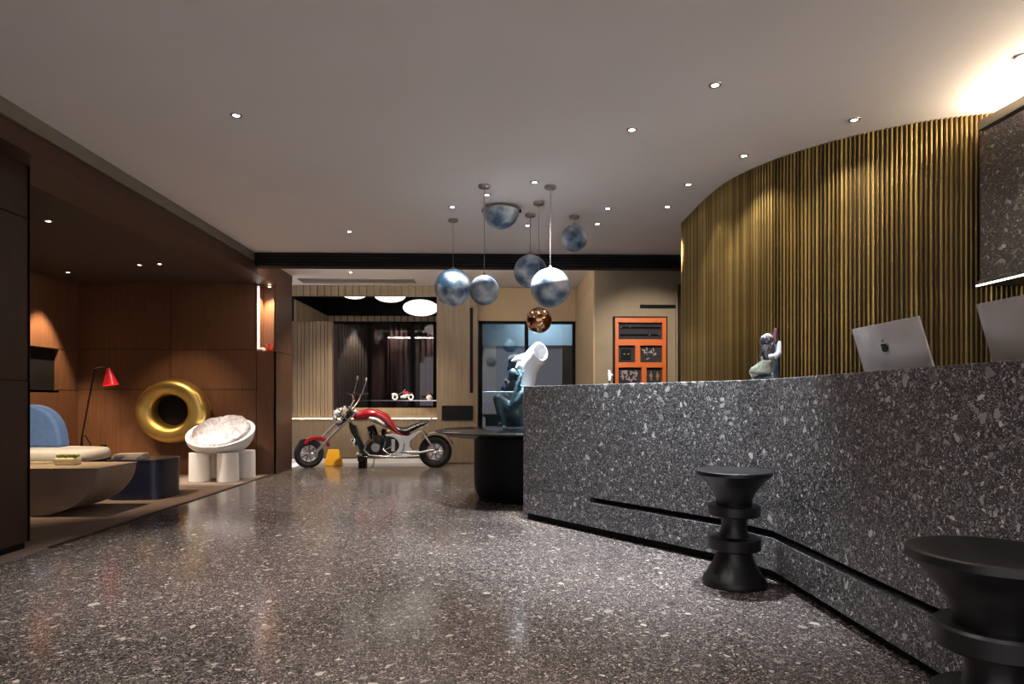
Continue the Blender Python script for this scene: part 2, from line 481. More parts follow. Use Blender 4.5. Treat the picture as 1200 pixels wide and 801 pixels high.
# wall on the left, before the lounge opening: dark panels with shadow joints
wl = struct(obj('wall_left', box(new(), -3.40, -3.17, -1.6, 4.40, 0, LZ), M['black']))
for (z0, z1) in ((0.05, 1.13), (1.138, 2.22), (2.228, LZ)):
    for (y0, y1) in ((-1.6, 0.79), (0.798, 2.59), (2.598, 4.42)):
        obj('panel', box(new(), -3.17, -3.15, y0, y1, z0, z1), M['walnut_dark'], wl)
obj('panel', box(new(), -3.40, -3.15, 4.40, 4.425, 0.05, LZ), M['walnut_dark'], wl)
# beam over the opening and the metal band under the ceiling
struct(obj('trim_2', box(new(), -3.40, XL, -1.6, 9.45, LZ, 2.72), M['walnut_mid']))
struct(obj('trim_3', box(new(), -3.25, XL + 0.02, -1.6, 7.92, 2.72, CZ), M['greyband']))
struct(obj('trim_4', box(new(), -3.25, XL + 0.005, 7.92, 9.45, 2.72, CZ), M['walnut_mid']))

# lounge back wall: panels, a display recess at its right end
YW = 8.75
wb = struct(obj('wall_lounge_back', box(new(), -5.9, -3.23, YW + 0.02, YW + 0.14, 0, LZ), M['black']))
for (x0, x1) in ((-5.6, -4.374), (-4.366, -3.23)):
    for (z0, z1) in ((0.0, 1.146), (1.154, 1.686), (1.694, LZ)):
        obj('panel', box(new(), x0, x1, YW, YW + 0.02, z0, z1), M['walnut'], wb)
obj('panel', box(new(), -3.222, XL, YW, YW + 0.02, 0, 1.66), M['walnut'], wb)
# return pier beside the recess
wp = struct(obj('wall_pier', box(new(), -3.24, XL - 0.01, 9.02, 9.45, 0, LZ), M['walnut_dark']))
obj('panel', box(new(), XL - 0.02, XL, YW, 9.45, 0, 1.66), M['walnut_mid'], wp)
obj('panel', box(new(), XL - 0.02, XL, YW, 9.45, 1.668, LZ), M['walnut_mid'], wp)
obj('recess_back', box(new(), -3.22, XL - 0.02, 9.0, 9.02, 1.66, LZ), M['walnut'], wp)
obj('recess_shelf', box(new(), -3.22, XL - 0.02, YW + 0.005, 9.0, 1.64, 1.668), M['walnut'], wp)
obj('recess_side', box(new(), -3.24, -3.22, YW, 9.0, 1.64, LZ), M['walnut'], wp)
obj('light_strip', box(new(), -3.219, -3.205, YW + 0.03, YW + 0.05, 1.70, LZ - 0.03), M['led_white'], wp)

# lounge left wall with the niche
XW = -5.6
wl2 = struct(obj('wall_lounge_left', box(new(), -6.1, -5.98, 2.0, YW + 0.1, 0, LZ), M['black']))
for (y0, y1) in ((2.0, 5.0), (5.008, 8.37), (8.378, YW)):
    for (z0, z1) in ((0.0, 1.13), (1.138, 1.655), (1.663, LZ)):
        if (y0, z0) == (5.008, 1.138): continue
        obj('panel', box(new(), XW - 0.03, XW, y0, y1, z0, z1), M['walnut'], wl2)
obj('niche_sill', box(new(), XW - 0.07, XW, 5.0, 8.38, 1.10, 1.13), M['walnut'], wl2)
obj('niche_head', box(new(), XW - 0.07, XW - 0.03, 5.0, 8.38, 1.655, 1.69), M['walnut'], wl2)
obj('niche_cheek', box(new(), XW - 0.07, XW - 0.03, 8.378, 8.41, 1.10, 1.69), M['walnut'], wl2)
obj('niche_glass', box(new(), XW - 0.08, XW - 0.06, 5.0, 8.38, 1.10, 1.69), M['black'], wl2)
struct(obj('wall_lounge_near', box(new(), -5.9, -3.40, 1.9, 2.0, 0, LZ), M['walnut_dark']))

# black slotted air beam across the ceiling
beam = thing('air_grille_beam', 'long black slotted air grille beam hanging below the ceiling', 'air grille')
obj('body', box(new(), XL + 0.02, 3.2, 7.95, 8.12, 2.655, CZ), M['black'], beam)
for k in range(4):
    z = 2.675 + k * 0.036
    obj('louvre', box(new(), XL + 0.03, 3.2, 7.935, 7.95, z, z + 0.012), M['black_gloss'], beam)

obj('light_strip', box(new(), XL + 0.1, 0.9, 8.12, 8.13, 2.67, 2.69), M['fill_led_beam'], beam)  # added unseen strip behind the beam, brightens the rear ceiling and walls

# --- back of the hall: oak sill wall, board screen, dark glazed bay
sill = struct(obj('wall_back_sill', box(new(), -3.4, -0.90, YB, YB + 0.22, 0.09, 0.69), M['oak']))
obj('sill_cap', box(new(), -3.4, -0.92, YB - 0.01, YB + 0.34, 0.69, 0.705), M['oak_light'], sill)
obj('backsplash', box(new(), -2.62, -0.92, YB + 0.32, YB + 0.34, 0.705, 0.88), M['oak_light'], sill)
obj('light_strip', box(new(), -3.25, -0.94, YB + 0.06, YB + 0.065, 0.705, 0.709), M['led_sill'], sill)
struct(obj('baseboard_back', box(new(), -3.4, 1.33, YB - 0.02, YB + 0.1, 0, 0.07), M['white']))
struct(obj('wall_back_base', box(new(), -0.25, 1.33, YB + 0.02, YB + 0.12, 0.07, 0.42), M['oak_light']))
wsl = struct(obj('wall_back_left', box(new(), -3.4, -2.64, YB + 0.17, YB + 0.25, 0.705, 2.28), M['oak']))
x = -3.38
k = 0
while x < -2.67:
    w = (0.062, 0.05, 0.075)[k % 3]
    obj('slat', box(new(), x, x + w - 0.008, YB + 0.15, YB + 0.17, 0.705, 2.28), M['oak'], wsl)
    x += w; k += 1
val = struct(obj('trim_5', box(new(), -3.4, -0.92, 10.22, 10.30, 2.66, CZ + 0.1), M['oak']))
n = 22
for i in range(n):
    x0 = -3.35 + i * (2.43 / n)
    obj('board', box(new(), x0, x0 + 2.43 / n - 0.014, 10.19 + 0.006 * (i % 2), 10.22, 2.655, CZ), M['oak_light'], val)
struct(obj('trim_6', box(new(), -3.4, -0.92, 10.20, 10.22, CZ - 0.012, CZ), M['black']))
# bay behind
struct(obj('ceiling_bay', box(new(), -3.6, 1.8, YB, 13.6, 2.92, 3.0), M['black']))
ws = struct(obj('wall_bay_left', box(new(), -3.36, -3.28, 10.55, 12.7, 0, 2.95), M['black']))
for i in range(14):
    y0 = 10.55 + i * 0.15
    obj('board', box(new(), -3.28, -3.26 + 0.006 * (i % 2), y0, y0 + 0.132, 0.7, 2.65), M['oak_light'], ws)
wbh = struct(obj('wall_bay_head', box(new(), -3.3, -0.3, 12.62, 12.7, 2.545, 2.95), M['black']))
for i in range(20):
    x0 = -3.26 + i * 0.13
    obj('board', box(new(), x0, x0 + 0.112, 12.595 + 0.005 * (i % 2), 12.62, 2.55, 2.655), M['oak_light'], wbh)
win2 = struct(obj('window_2', box(new(), -3.28, -0.3, 12.66, 12.672, 0.0, 2.55), M['glass_dark']))
for xx in (-3.26, -2.46, -1.62, -1.18, -0.55):
    obj('window_frame', box(new(), xx - 0.035, xx + 0.035, 12.63, 12.70, 0, 2.55), M['black'], win2)
obj('window_frame', box(new(), -3.28, -0.3, 12.63, 12.70, 2.50, 2.55), M['black'], win2)
struct(obj('wall_bay_back', box(new(), -3.6, -0.3, 13.4, 13.5, 0, 2.95), M['curtain']))
struct(obj('wall_bay_right', box(new(), -0.34, -0.26, 10.75, 13.4, 0, 2.95), M['slate']))
cur = thing('window_curtain', 'dark aubergine pleated curtain behind the bay glass', 'curtain', (0, 13.2, 0))
obj('cloth', grid_surface(new(), lambda u, v: (-2.2 + u * 1.8, 0.06 * math.sin(u * 2 * PI * 17) + 0.015 * math.sin(u * 41 + v * 3), 0.02 + v * 2.6), 170, 4), M['curtain'], cur, smooth=True, solid=0.01)
obj('rail', tube(new(), [(-2.25, 0, 2.64), (-0.36, 0, 2.64)], 0.015), M['black'], cur)
fc = new()
grid_surface(fc, lambda u, v: (-3.15 + u * 0.62, 12.95 + 0.012 * abs(math.sin(u * PI * 11)), v * 2.7), 110, 1)
struct(obj('wall_bay_column', box(fc, -3.15, -2.53, 12.97, 13.1, 0, 2.7), M['fluted_grey'], smooth=True))

# oak pier with recessed pull and service panel
pier = struct(obj('wall_oak_pier', box(new(), -0.92, -0.27, 10.12, 10.75, 0.0, CZ), M['oak']))
obj('panel', box(new(), -0.915, -0.275, 10.10, 10.12, 0.02, CZ - 0.01), M['oak'], pier)
obj('pull_groove', box(new(), -0.395, -0.345, 10.092, 10.101, 1.12, 2.46), M['black'], pier)
obj('service_panel', box(new(), -0.835, -0.345, 10.09, 10.101, 0.69, 0.92), M['black'], pier)

# glazed front to the pale room beyond
struct(obj('wall_glazed_head', box(new(), -0.27, 1.40, 10.38, 10.5, 2.29, CZ + 0.1), M['beige']))
w1 = struct(obj('window_1', box(new(), -0.25, 1.33, 10.46, 10.472, 0.42, 2.29), M['glass_mirror']))
for xx in (-0.235, 0.515, 1.30):
    obj('window_frame', box(new(), xx - 0.03, xx + 0.03, 10.42, 10.50, 0.40, 2.29), M['black'], w1)
obj('window_frame', box(new(), -0.26, 1.33, 10.42, 10.50, 2.25, 2.30), M['black'], w1)
struct(obj('wall_pale_room', box(new(), -0.26, 2.6, 13.3, 13.4, 2.13, 2.95), M['pale']))
struct(obj('wall_pale_room_lower', box(new(), -0.26, 2.6, 13.28, 13.4, 0, 2.13), M['dusk_blue']))
struct(obj('trim_14', box(new(), -0.25, 0.02, 13.1, 13.28, 0, 2.13), M['beige']))
struct(obj('wall_pale_room_right', box(new(), 2.5, 2.6, 10.5, 13.3, 0, 2.95), M['pale']))
struct(obj('ceiling_pale_room', box(new(), -0.26, 2.6, 10.5, 13.4, 2.70, 2.8), M['white']))
sp_ = thing('storage_screen', 'tall dark slate panel behind the reflective glass', 'panel', (1.15, 12.2, 0))
obj('body', box(new(), -0.45, 0.5, -0.05, 0.05, 0, 2.05), M['slate'], sp_, bevel=0.004)
obj('plinth', box(new(), -0.5, 0.55, -0.12, 0.12, 0, 0.06), M['black'], sp_)
dk = thing('white_desk', 'bright white desk seen low through the reflective glass', 'desk', (0.10, 11.6, 0))
obj('worktop', box(new(), -0.33, 0.33, -0.3, 0.3, 0.96, 1.16), M['porcelain'], dk, bevel=0.01)
obj('front', box(new(), -0.30, 0.30, -0.25, -0.2, 0, 0.96), M['fluted_grey'], dk)
obj('cheek', box(new(), 0.25, 0.30, -0.2, 0.25, 0, 0.96), M['porcelain'], dk)

# display wall on the right, with its lit return
YD = 8.5
struct(obj('wall_display', box(new(), 1.33, 3.75, YD, 10.5, 0, CZ), M['fabric_wall']))
struct(obj('trim_7', box(new(), 1.315, 1.33, YD - 0.002, 10.4, 2.53, CZ), M['beige']))
struct(obj('trim_8', box(new(), 1.31, 1.33, YD - 0.002, 10.38, 0, 2.52), M['beige']))
g = at(750, 357, YD); g2 = at(792, 361, YD)
vent = thing('wall_slot_vent', 'thin black slot vent high on the taupe wall', 'vent', (0, YD, 0))
obj('frame', box(new(), g.x, g2.x, -0.02, 0, g2.z, g.z), M['black'], vent)
obj('blade', box(new(), g.x + 0.01, g2.x - 0.01, -0.026, -0.02, (g.z + g2.z) / 2 - 0.006, (g.z + g2.z) / 2 + 0.006), M['black_gloss'], vent)
a0 = at(793, 343, YD - 0.03); a1 = at(793, 447, YD - 0.03)
struct(obj('trim_9', box(new(), a0.x - 0.012, a0.x + 0.012, YD - 0.04, YD, 0.4, a0.z), M['oak_light']))
a0 = at(797, 338, YD - 0.03)
struct(obj('trim_10', box(new(), a0.x - 0.02, 3.2, YD - 0.06, YD, 0, a0.z + 0.05), M['walnut_dark']))

# --- curved wall of brass rods
key = [(1.915, 6.52), (1.908, 6.1), (1.905, 5.785), (1.935, 5.27), (2.085, 4.84), (2.31, 4.50), (2.574, 4.25), (2.85, 4.08), (3.06, 4.0), (3.30, 3.93), (3.62, 3.86)]
def catmull(P, n):
    P = [Vector(p) for p in P]; out = []
    Q = [P[0] * 2 - P[1]] + P + [P[-1] * 2 - P[-2]]
    for i in range(1, len(Q) - 2):
        for k in range(n):
            t = k / n
            out.append(0.5 * ((2 * Q[i]) + (Q[i + 1] - Q[i - 1]) * t + (2 * Q[i - 1] - 5 * Q[i] + 4 * Q[i + 1] - Q[i + 2]) * t * t + (3 * Q[i] - Q[i - 1] - 3 * Q[i + 1] + Q[i + 2]) * t ** 3))
    out.append(P[-1]); return out
curve = catmull(key, 24)
L = [0]
for a, b in zip(curve, curve[1:]): L.append(L[-1] + (b - a).length)
def on_curve(s):
    for i in range(len(L) - 1):
        if L[i + 1] >= s:
            t = (s - L[i]) / (L[i + 1] - L[i]); d = (curve[i + 1] - curve[i]).normalized()
            return curve[i].lerp(curve[i + 1], t), d
    return curve[-1], (curve[-1] - curve[-2]).normalized()
path_b = [tuple(curve[i]) for i in range(0, len(curve), 4)]
wbr = struct(obj('wall_brass', strip(new(), path_b, 0.012, 0.09, 0, CZ), M['brass_back'], smooth=True))
rod_me = None
PITCH = 0.0275
s = 0.012
while s < L[-1] - 0.02:
    p, d = on_curve(s)
    if rod_me is None:
        rb = new()
        for sgn in (0,):
            prof = [(-0.0088, 0.012), (-0.0088, 0.000), (-0.006, -0.006), (0, -0.009), (0.006, -0.006), (0.0088, 0.000), (0.0088, 0.012)]
            prism(rb, prof, 'z', 0.0, CZ)
        o = obj('brass_rod', rb, M['brass'], wbr, smooth=True); rod_me = o.data
    else:
        o = bpy.data.objects.new('brass_rod', rod_me); COL.objects.link(o); o.parent = wbr
    o.location = (p.x, p.y, 0)
    o.rotation_euler = (0, 0, math.atan2(d.y, d.x))
    s += PITCH

# stone hood on the right, with the lit ledge below it and the cove above it
hood = struct(obj('wall_stone_hood', box(new(), 3.0, 3.62, -1.6, 3.88, 1.735, 2.65), M['stone']))
obj('ledge', box(new(), 2.985, 3.62, -1.6, 3.905, 1.715, 1.737), M['stone'], hood)
obj('light_strip', box(new(), 2.988, 3.0, -1.0, 3.90, 1.708, 1.715), M['led_edge'], hood)
struct(obj('trim_11', box(new(), 2.99, 3.62, -1.6, 3.89, 2.67, 2.725), M['greyband']))
struct(obj('trim_12', box(new(), 3.06, 3.62, -1.6, 3.88, 2.65, 2.67), M['black']))
struct(obj('trim_13', box(new(), 3.10, 3.14, -1.0, 3.80, 2.726, 2.736), M['led_cove']))

# ceiling slot diffuser in the back zone
sd = thing('ceiling_slot_diffuser', 'long pale slot diffuser in the ceiling above the motorcycle', 'vent', (0, 0, CZ))
for (y0, y1) in ((9.62, 9.64), (9.93, 9.95)):
    obj('frame', box(new(), -2.95, -1.22, y0, y1, -0.012, 0), M['pewter'], sd)
for xx in (-2.95, -1.24):
    obj('frame', box(new(), xx, xx + 0.02, 9.64, 9.93, -0.012, 0), M['pewter'], sd)
for kk in range(4):
    obj('vane', box(new(), -2.93, -1.24, 9.68 + kk * 0.06, 9.70 + kk * 0.06, -0.006, 0), M['greyband'], sd)

# ================================================================== DOWNLIGHTS
ring_bm = lathe(new(), [(0.019, -0.002), (0.022, -0.006), (0.034, -0.006), (0.037, -0.002), (0.037, 0.0)], 24, cap=False)
lens_bm = lathe(new(), [(0.0, -0.003), (0.019, -0.003), (0.019, -0.001)], 20, cap=False)
def downlight(name, label, loc, watts, angle=70, target=None, color=NEUT, lens='lens', blend=0.7, group='recessed ceiling downlights', size=0.03):
    t = thing(name, label, 'downlight', loc, 0, group)
    if 'ring' not in DL:
        DL['ring'] = obj('trim_ring', ring_bm, M['pewter'], t, smooth=True)
        DL['lens'] = obj('lens', lens_bm, M['lens'], t, smooth=True)
        lw = DL['lens'].data.copy(); lw.materials[0] = M['lens_warm']; DL['warm'] = lw
    else:
        copy_part(DL['ring'], t); c = copy_part(DL['lens'], t)
        if lens == 'lens_warm': c.data = DL['warm']
    tg = target if target is not None else (loc[0], loc[1], 0)
    if watts > 0:
        spot((loc[0], loc[1], loc[2] - 0.02), tg, watts, angle, blend, color, size, parent=t)
    return t
DL = {}
main = [
    ('on bare ceiling alone at the far left', (-1.65, 4.13), 210, 62, None, NEUT),
    ('nearest the camera right of centre', (1.27, 3.66), 280, 72, (1.25, 4.0, 0.2), COOL),
    ('second nearest right of centre', (0.92, 4.28), 330, 66, (0.85, 4.45, 0.1), COOL),
    ('close above the middle of the brass wall', (2.33, 4.09), 20, 120, None, SOFT),
    ('close to the brass wall at its bend', (1.85, 4.71), 28, 110, None, SOFT),
    ('fourth along the brass wall from the stone', (1.63, 5.35), 14, 100, None, SOFT),
    ('farthest along the brass wall', (1.62, 5.97), 200, 44, (2.0, 8.5, 1.5), SOFT),
    ('right of the small high globe pendant', (1.07, 6.04), 45, 80, None, NEUT),
    ('left of the pendants, near the black beam', (-1.57, 6.94), 240, 66, None, NEUT),
    ('above the leftmost canopy of the pendants', (-0.40, 6.03), 55, 80, None, NEUT),
    ('between the two nearest pendant canopies', (0.33, 5.33), 420, 36, (0.47, 5.43, 1.95), NEUT),
    ('brightest, beside the half globe lamp', (-0.07, 5.67), 150, 60, (-0.3, 5.3, 0), COOL),
    ('farthest among the pendant canopies', (0.34, 6.65), 60, 75, (0.3, 6.6, 0), COOL),
    ('at the right edge above the stone hood', (2.79, 3.31), 40, 70, None, SOFT),
]
for txt, (x, y), w, ang, tg, colr in main:
    downlight('downlight', 'small round recessed downlight ' + txt, (x, y, CZ), w, ang, tg, colr)
downlight('downlight', 'unlit small downlight right of the pendant canopies', (1.055, 6.57, CZ), 0)
downlight('downlight', 'small recessed downlight behind the black beam', (-2.05, 9.15, CZ), 190, 105, (-2.0, 9.75, 0.3), SOFT)
# added downlights out of view over the entrance, raising the overall brightness
for txt, (x, y), w in (('left', (-1.6, 1.4), 60), ('middle', (-0.2, 1.6), 60), ('right', (1.0, 0.4), 30), ('front', (-0.9, 2.7), 60)):
    downlight('downlight', 'added unseen downlight over the entrance floor, ' + txt, (x, y, CZ), w, 95)
# lounge fittings
G2 = 'lounge downlights'
downlight('downlight', 'warm lounge downlight nearest the dark wall', (-3.93, 5.74, LZ), 190, 85, (-4.6, 6.6, 0.3), WARM, 'lens_warm', group=G2)
downlight('downlight', 'warm lounge downlight washing the niche wall', (-5.26, 8.03, LZ), 230, 62, (-5.45, 8.0, 0.6), WARM, 'lens_warm', blend=0.5, group=G2)
downlight('downlight', 'warm lounge downlight above the white chair', (-3.88, 7.51, LZ), 80, 62, (-4.15, 8.5, 0.5), WARM, 'lens_warm', group=G2)
downlight('downlight', 'dim lounge downlight beside the one above the chair', (-4.14, 7.57, LZ), 270, 32, (-3.52, 8.15, 0.4), NEUT, 'lens_warm', group=G2)
# recess accent lamp, then unseen spots for the spaces behind the glass
downlight('downlight', 'recessed lamp in the soffit above the pier recess', (-3.09, 8.86, LZ - 0.02), 80, 90, (-3.09, 8.9, 1.6), WARM, 'lens_warm', group=G2)
spot((0.1, 11.5, 2.68), (0.1, 11.6, 1.0), 480, 44, 0.7, COOL)
spot((1.0, 12.6, 2.66), (1.0, 13.3, 2.4), 28, 150, 0.9, COOL)
spot((-2.85, 12.80, 2.65), (-2.85, 12.95, 0.9), 40, 45, 0.5, SOFT)
for xx in (-2.0, -1.2): spot((xx, 12.85, 2.75), (xx, 13.15, 0.8), 30, 80, 0.8, SOFT)  # added spots, so that the dark curtain shows up

# ================================================================== RECEPTION COUNTER
A0 = Vector((0.24, 5.42)); C0 = Vector((1.54, 3.67)); B0 = Vector((1.54, 0.5))
pa, pb = Vector((1.38, 3.885)), Vector((1.54, 3.52))
arc = [tuple(pa.lerp(pb, k / 4)) for k in range(5)]
lin = [tuple(A0.lerp(pa, k / 8)) for k in range(8)]
lin2 = [tuple(pb.lerp(B0, k / 8)) for k in range(1, 9)]
cpath = lin + arc + lin2
counter = thing('reception_counter', 'long dark terrazzo reception counter with a bent front', 'counter')
obj('upper_front', strip(new(), cpath, 0.0, 0.28, 0.275, 1.12), M['counter'], counter, smooth=True, bevel=0.004)
obj('lower_front', strip(new(), cpath, 0.0, 0.26, 0.055, 0.235), M['counter'], counter, smooth=True, bevel=0.003)
gi = 3
gp = [tuple(A0.lerp(pa, 0.415))] + cpath[4:]
obj('groove', strip(new(), gp, 0.06, 0.25, 0.235, 0.275), M['black'], counter, smooth=True)
obj('front_infill', strip(new(), [cpath[0], tuple(A0.lerp(pa, 0.2)), tuple(A0.lerp(pa, 0.415))], 0.0, 0.25, 0.235, 0.275), M['counter'], counter)
obj('toe_kick', strip(new(), cpath, 0.05, 0.24, 0.0, 0.055), M['black'], counter, smooth=True)
wd = thing('work_desk', 'dark desk behind the reception counter, carrying the computers', 'desk')
obj('worktop', box(new(), 1.83, 2.5, 0.5, 3.55, 0.86, 0.90), M['walnut_dark'], wd)
obj('side_panel', box(new(), 1.85, 2.47, 3.48, 3.52, 0.0, 0.86), M['walnut_dark'], wd)
obj('side_panel', box(new(), 1.85, 2.47, 0.55, 0.60, 0.0, 0.86), M['walnut_dark'], wd)

# ================================================================== STOOLS
def stool_profiles():
    H = 0.62
    top = [(0.0, H - 0.030), (0.08, H - 0.025), (0.15, H - 0.011), (0.182, H - 0.001), (0.190, H), (0.197, H - 0.004), (0.198, H - 0.022), (0.188, H - 0.032), (0.165, H - 0.05), (0.135, H - 0.085), (0.108, H - 0.125), (0.094, H - 0.160), (0.092, H - 0.185), (0.0, H - 0.185)]
    d1 = [(0, 0.435), (0.128, 0.435), (0.136, 0.428), (0.136, 0.382), (0.128, 0.374), (0, 0.374)]
    mid = [(0, 0.374), (0.072, 0.374), (0.068, 0.345), (0.066, 0.315), (0.072, 0.285), (0.082, 0.262), (0, 0.262)]
    d2 = [(0, 0.262), (0.130, 0.262), (0.139, 0.255), (0.139, 0.198), (0.130, 0.190), (0, 0.190)]
    base = [(0, 0.190), (0.094, 0.190), (0.100, 0.15), (0.116, 0.11), (0.138, 0.072), (0.162, 0.038), (0.170, 0.018), (0.168, 0.004), (0.160, 0.0), (0, 0.0)]
    return (('seat_top', top), ('upper_disc', d1), ('waist', mid), ('lower_disc', d2), ('base', base))
def stool(label, loc, rz):
    t = thing('turned_stool', label, 'stool', loc, rz, 'turned stools at the counter')
    for nme, pr in stool_profiles():
        obj(nme, lathe(new(), pr, 64, cap=False), M['stool'], t, smooth=True)
    return t
stool('black turned wood stool in the bend of the counter, seen whole', (1.305, 3.46, 0), 0.3)
stool('black turned wood stool cut off by the right edge of the picture', (1.265, 1.585, 0), 1.1)

# ================================================================== PENDANTS
def pendant(label, top, zc, r, mat, seed, name='globe_pendant'):
    t = thing(name, label, 'pendant lamp', (top[0], top[1], CZ), 0, 'globe pendants')
    obj('canopy', lathe(new(), [(0, 0), (0.05, 0), (0.05, -0.018), (0.044, -0.024), (0, -0.024)], 28, cap=False), M['pewter'], t, smooth=True)
    obj('cable', tube(new(), [(0, 0, -0.02), (0, 0, zc + r - CZ + 0.004)], 0.0028, 6), M['pewter'], t)
    obj('globe', ball(new(), (0, 0, 0), r, 40, 24), mat, t, smooth=True, loc=(0, 0, zc - CZ))
    obj('cap', lathe(new(), [(0, 0.02), (0.012, 0.02), (0.016, 0.0), (0.02, -0.006), (0, -0.006)], 16, cap=False), M['pewter'], t, smooth=True, loc=(0, 0, zc + r - CZ))
    return t
pendant('large blue clouded globe pendant, leftmost of the cluster', at_z(531, 257, CZ), 2.135, 0.188, moon('moon_glass_a', 1.0), 1)
pendant('small pale blue globe pendant overlapping the leftmost one', at_z(567.5, 217, CZ), 1.932, 0.126, moon('moon_glass_b', 2.3), 2)
pendant('large globe pendant with white lit crown, nearest the camera', at_z(645, 218, CZ), 1.957, 0.168, moon('moon_glass_c', 3.1), 3)
pendant('grey blue globe pendant behind the white crowned one', at_z(621.5, 251, CZ), 2.262, 0.162, moon('moon_glass_d', 4.6), 4)
pendant('small grey blue globe pendant hung high at the right', at_z(673, 253, CZ), 2.60, 0.130, moon('moon_glass_e', 5.2), 5)
cp = pendant('small copper mirror globe pendant, lowest of the cluster', at_z(631.5, 237, CZ), 1.737, 0.119, M['copper'], 6)
hl = at_z(587, 243, CZ)
t = thing('half_globe_lamp', 'blue clouded half globe fixed flush under the ceiling', 'ceiling lamp', (hl.x, hl.y, CZ), 0, 'globe pendants')
pr = [(0.172 * math.cos(a), -0.03 - 0.172 * math.sin(a)) for a in [i * PI / 2 / 14 for i in range(15)]]
pr[-1] = (0, pr[-1][1])
obj('bowl', lathe(new(), [(0.0, -0.03)] + pr, 40, cap=False), moon('moon_glass_f', 7.7), t, smooth=True)
obj('ceiling_plate', lathe(new(), [(0, 0), (0.12, 0), (0.13, -0.03), (0, -0.03)], 32, cap=False), M['pewter'], t, smooth=True)
obj('rim', torus(new(), 0.173, 0.006, 48, 8, Matrix.Translation((0, 0, -0.03))), M['pewter'], t, smooth=True)
for s_ in (-1, 1):
    obj('clip', box(new(), s_ * 0.165 - 0.014, s_ * 0.165 + 0.026, -0.012, 0.012, -0.045, -0.02), M['black'], t)

# paper lamps in the bay
for lab, (px, py, Y), rx, rz_ in (('white paper lamp in the bay, largest and lowest', (493, 360.5, 11.0), 0.30, 0.135),
                                  ('white paper lamp in the bay, middle of the three', (457, 346, 11.2), 0.27, 0.115),
                                  ('white paper lamp in the bay, smallest at the left', (415, 344, 10.9), 0.21, 0.085)):
    p = at(px, py, Y)
    t = thing('paper_lamp', lab, 'pendant lamp', p, 0, 'paper lamps in the bay')
    obj('shade', ball(new(), (0, 0, 0), 1, 36, 20, (rx, rx, rz_)), M['globe_lit'], t, smooth=True)
    obj('hoop', torus(new(), rx * 0.86, 0.004, 40, 6, Matrix.Translation((0, 0, rz_ * 0.5))), M['black'], t)
    for k in range(3):
        a = k * 2 * PI / 3
        obj('wire', tube(new(), [(rx * 0.5 * math.cos(a), rx * 0.5 * math.sin(a), rz_ * 0.84), (rx * 0.5 * math.cos(a), rx * 0.5 * math.sin(a), 2.92 - p.z)], 0.002, 5), M['black'], t)

# ================================================================== ROUND TABLE AND ITS SCULPTURES
TX, TY, TZ = 0.33, 6.62, 0.70
t = thing('round_table', 'large round black table with drum base behind the counter end', 'table', (TX, TY, 0))
obj('tabletop', lathe(new(), [(0, TZ), (0.93, TZ), (0.945, TZ - 0.008), (0.94, TZ - 0.02), (0.80, TZ - 0.062), (0.55, TZ - 0.075), (0, TZ - 0.075)], 72, cap=False), M['black_gloss'], t, smooth=True)
obj('drum_base', lathe(new(), [(0, TZ - 0.075), (0.545, TZ - 0.075), (0.545, 0.16), (0.53, 0.08), (0.49, 0.0), (0, 0)], 64, cap=False), M['black'], t, smooth=True)

SY = 6.60
def sp(cx, cy, dy=0.0):       # sculpture outline read at its own depth
    p = at(560 + cx / 6.97, 390 + cy / 6.97, SY)
    return Vector((p.x, dy, p.z))
def limb(bm, pts, rads, seg=12):
    # tapered limb made of overlapping rounded pieces, fused later
    tube(bm, pts, rads, seg)
    for p, r in zip(pts, rads): ball(bm, p, r * 1.0, 12, 8)
root_c = sp(270, 765)
root = Vector((root_c.x, SY, TZ))
def loc_(p): return Vector((p.x - root.x, p.y, p.z - root.z))
t = thing('figure_sculpture', 'dark teal sculpture of a crouching figure on the round table', 'sculpture', root)
bm = new()
P = lambda cx, cy, dy=0: loc_(sp(cx, cy, dy))
limb(bm, [P(335, 690, 0), P(260, 620, -.03), P(165, 535, -.05)], [0.088, 0.075, 0.052])
limb(bm, [P(160, 535, -.05), P(185, 640, -.05), P(215, 734, -.05)], [0.050, 0.048, 0.030])
limb(bm, [P(335, 690, .03), P(290, 640, .05), P(240, 620, .06), P(262, 734, .04)], [0.085, 0.07, 0.05, 0.03])
limb(bm, [P(215, 737, -.05), P(175, 742, -.06)], [0.024, 0.018])
limb(bm, [P(340, 690, 0), P(345, 640, 0), P(350, 570, 0), P(345, 480, 0)], [0.09, 0.088, 0.085, 0.07])
limb(bm, [P(345, 500, -.05), P(345, 480, .06)], [0.055, 0.055])
limb(bm, [P(345, 490, 0.0), P(318, 430, 0.0), P(295, 385, 0.0)], [0.06, 0.042, 0.034])
limb(bm, [P(345, 495, -.07), P(310, 560, -.10), P(275, 598, -.09)], [0.04, 0.034, 0.03])
limb(bm, [P(275, 598, -.09), P(305, 500, -.09), P(330, 410, -.08), P(350, 350, -.07)], [0.03, 0.029, 0.024, 0.018])
ball(bm, P(285, 335, 0), 0.052, 20, 14, (0.95, 1.0, 1.15))
ball(bm, P(262, 372, -0.01), 0.03, 12, 8)
ball(bm, P(322, 345, -0.01), 0.018, 10, 8)
for k in range(4):
    tube(bm, [P(350, 350, -.07 + k * .012), P(325 + k * 8, 320 - k * 6, -.07 + k * .012), P(318 + k * 9, 300, -.06 + k * .012)], [0.010, 0.009, 0.007], 8)
tube(bm, [P(355, 350, -.04), P(372, 318, -.03), P(375, 300, -.02)], [0.010, 0.009, 0.007], 8)
box(bm, P(195, 0).x, P(370, 0).x, -0.10, 0.08, 0.008, 0.03)
obj('figure', bm, M['teal'], t, remesh=0.011)
obj('seat_block', box(new(), P(205, 0).x, P(375, 0).x, -0.10, 0.08, 0.0, 0.025), M['teal'], t, bevel=0.006)

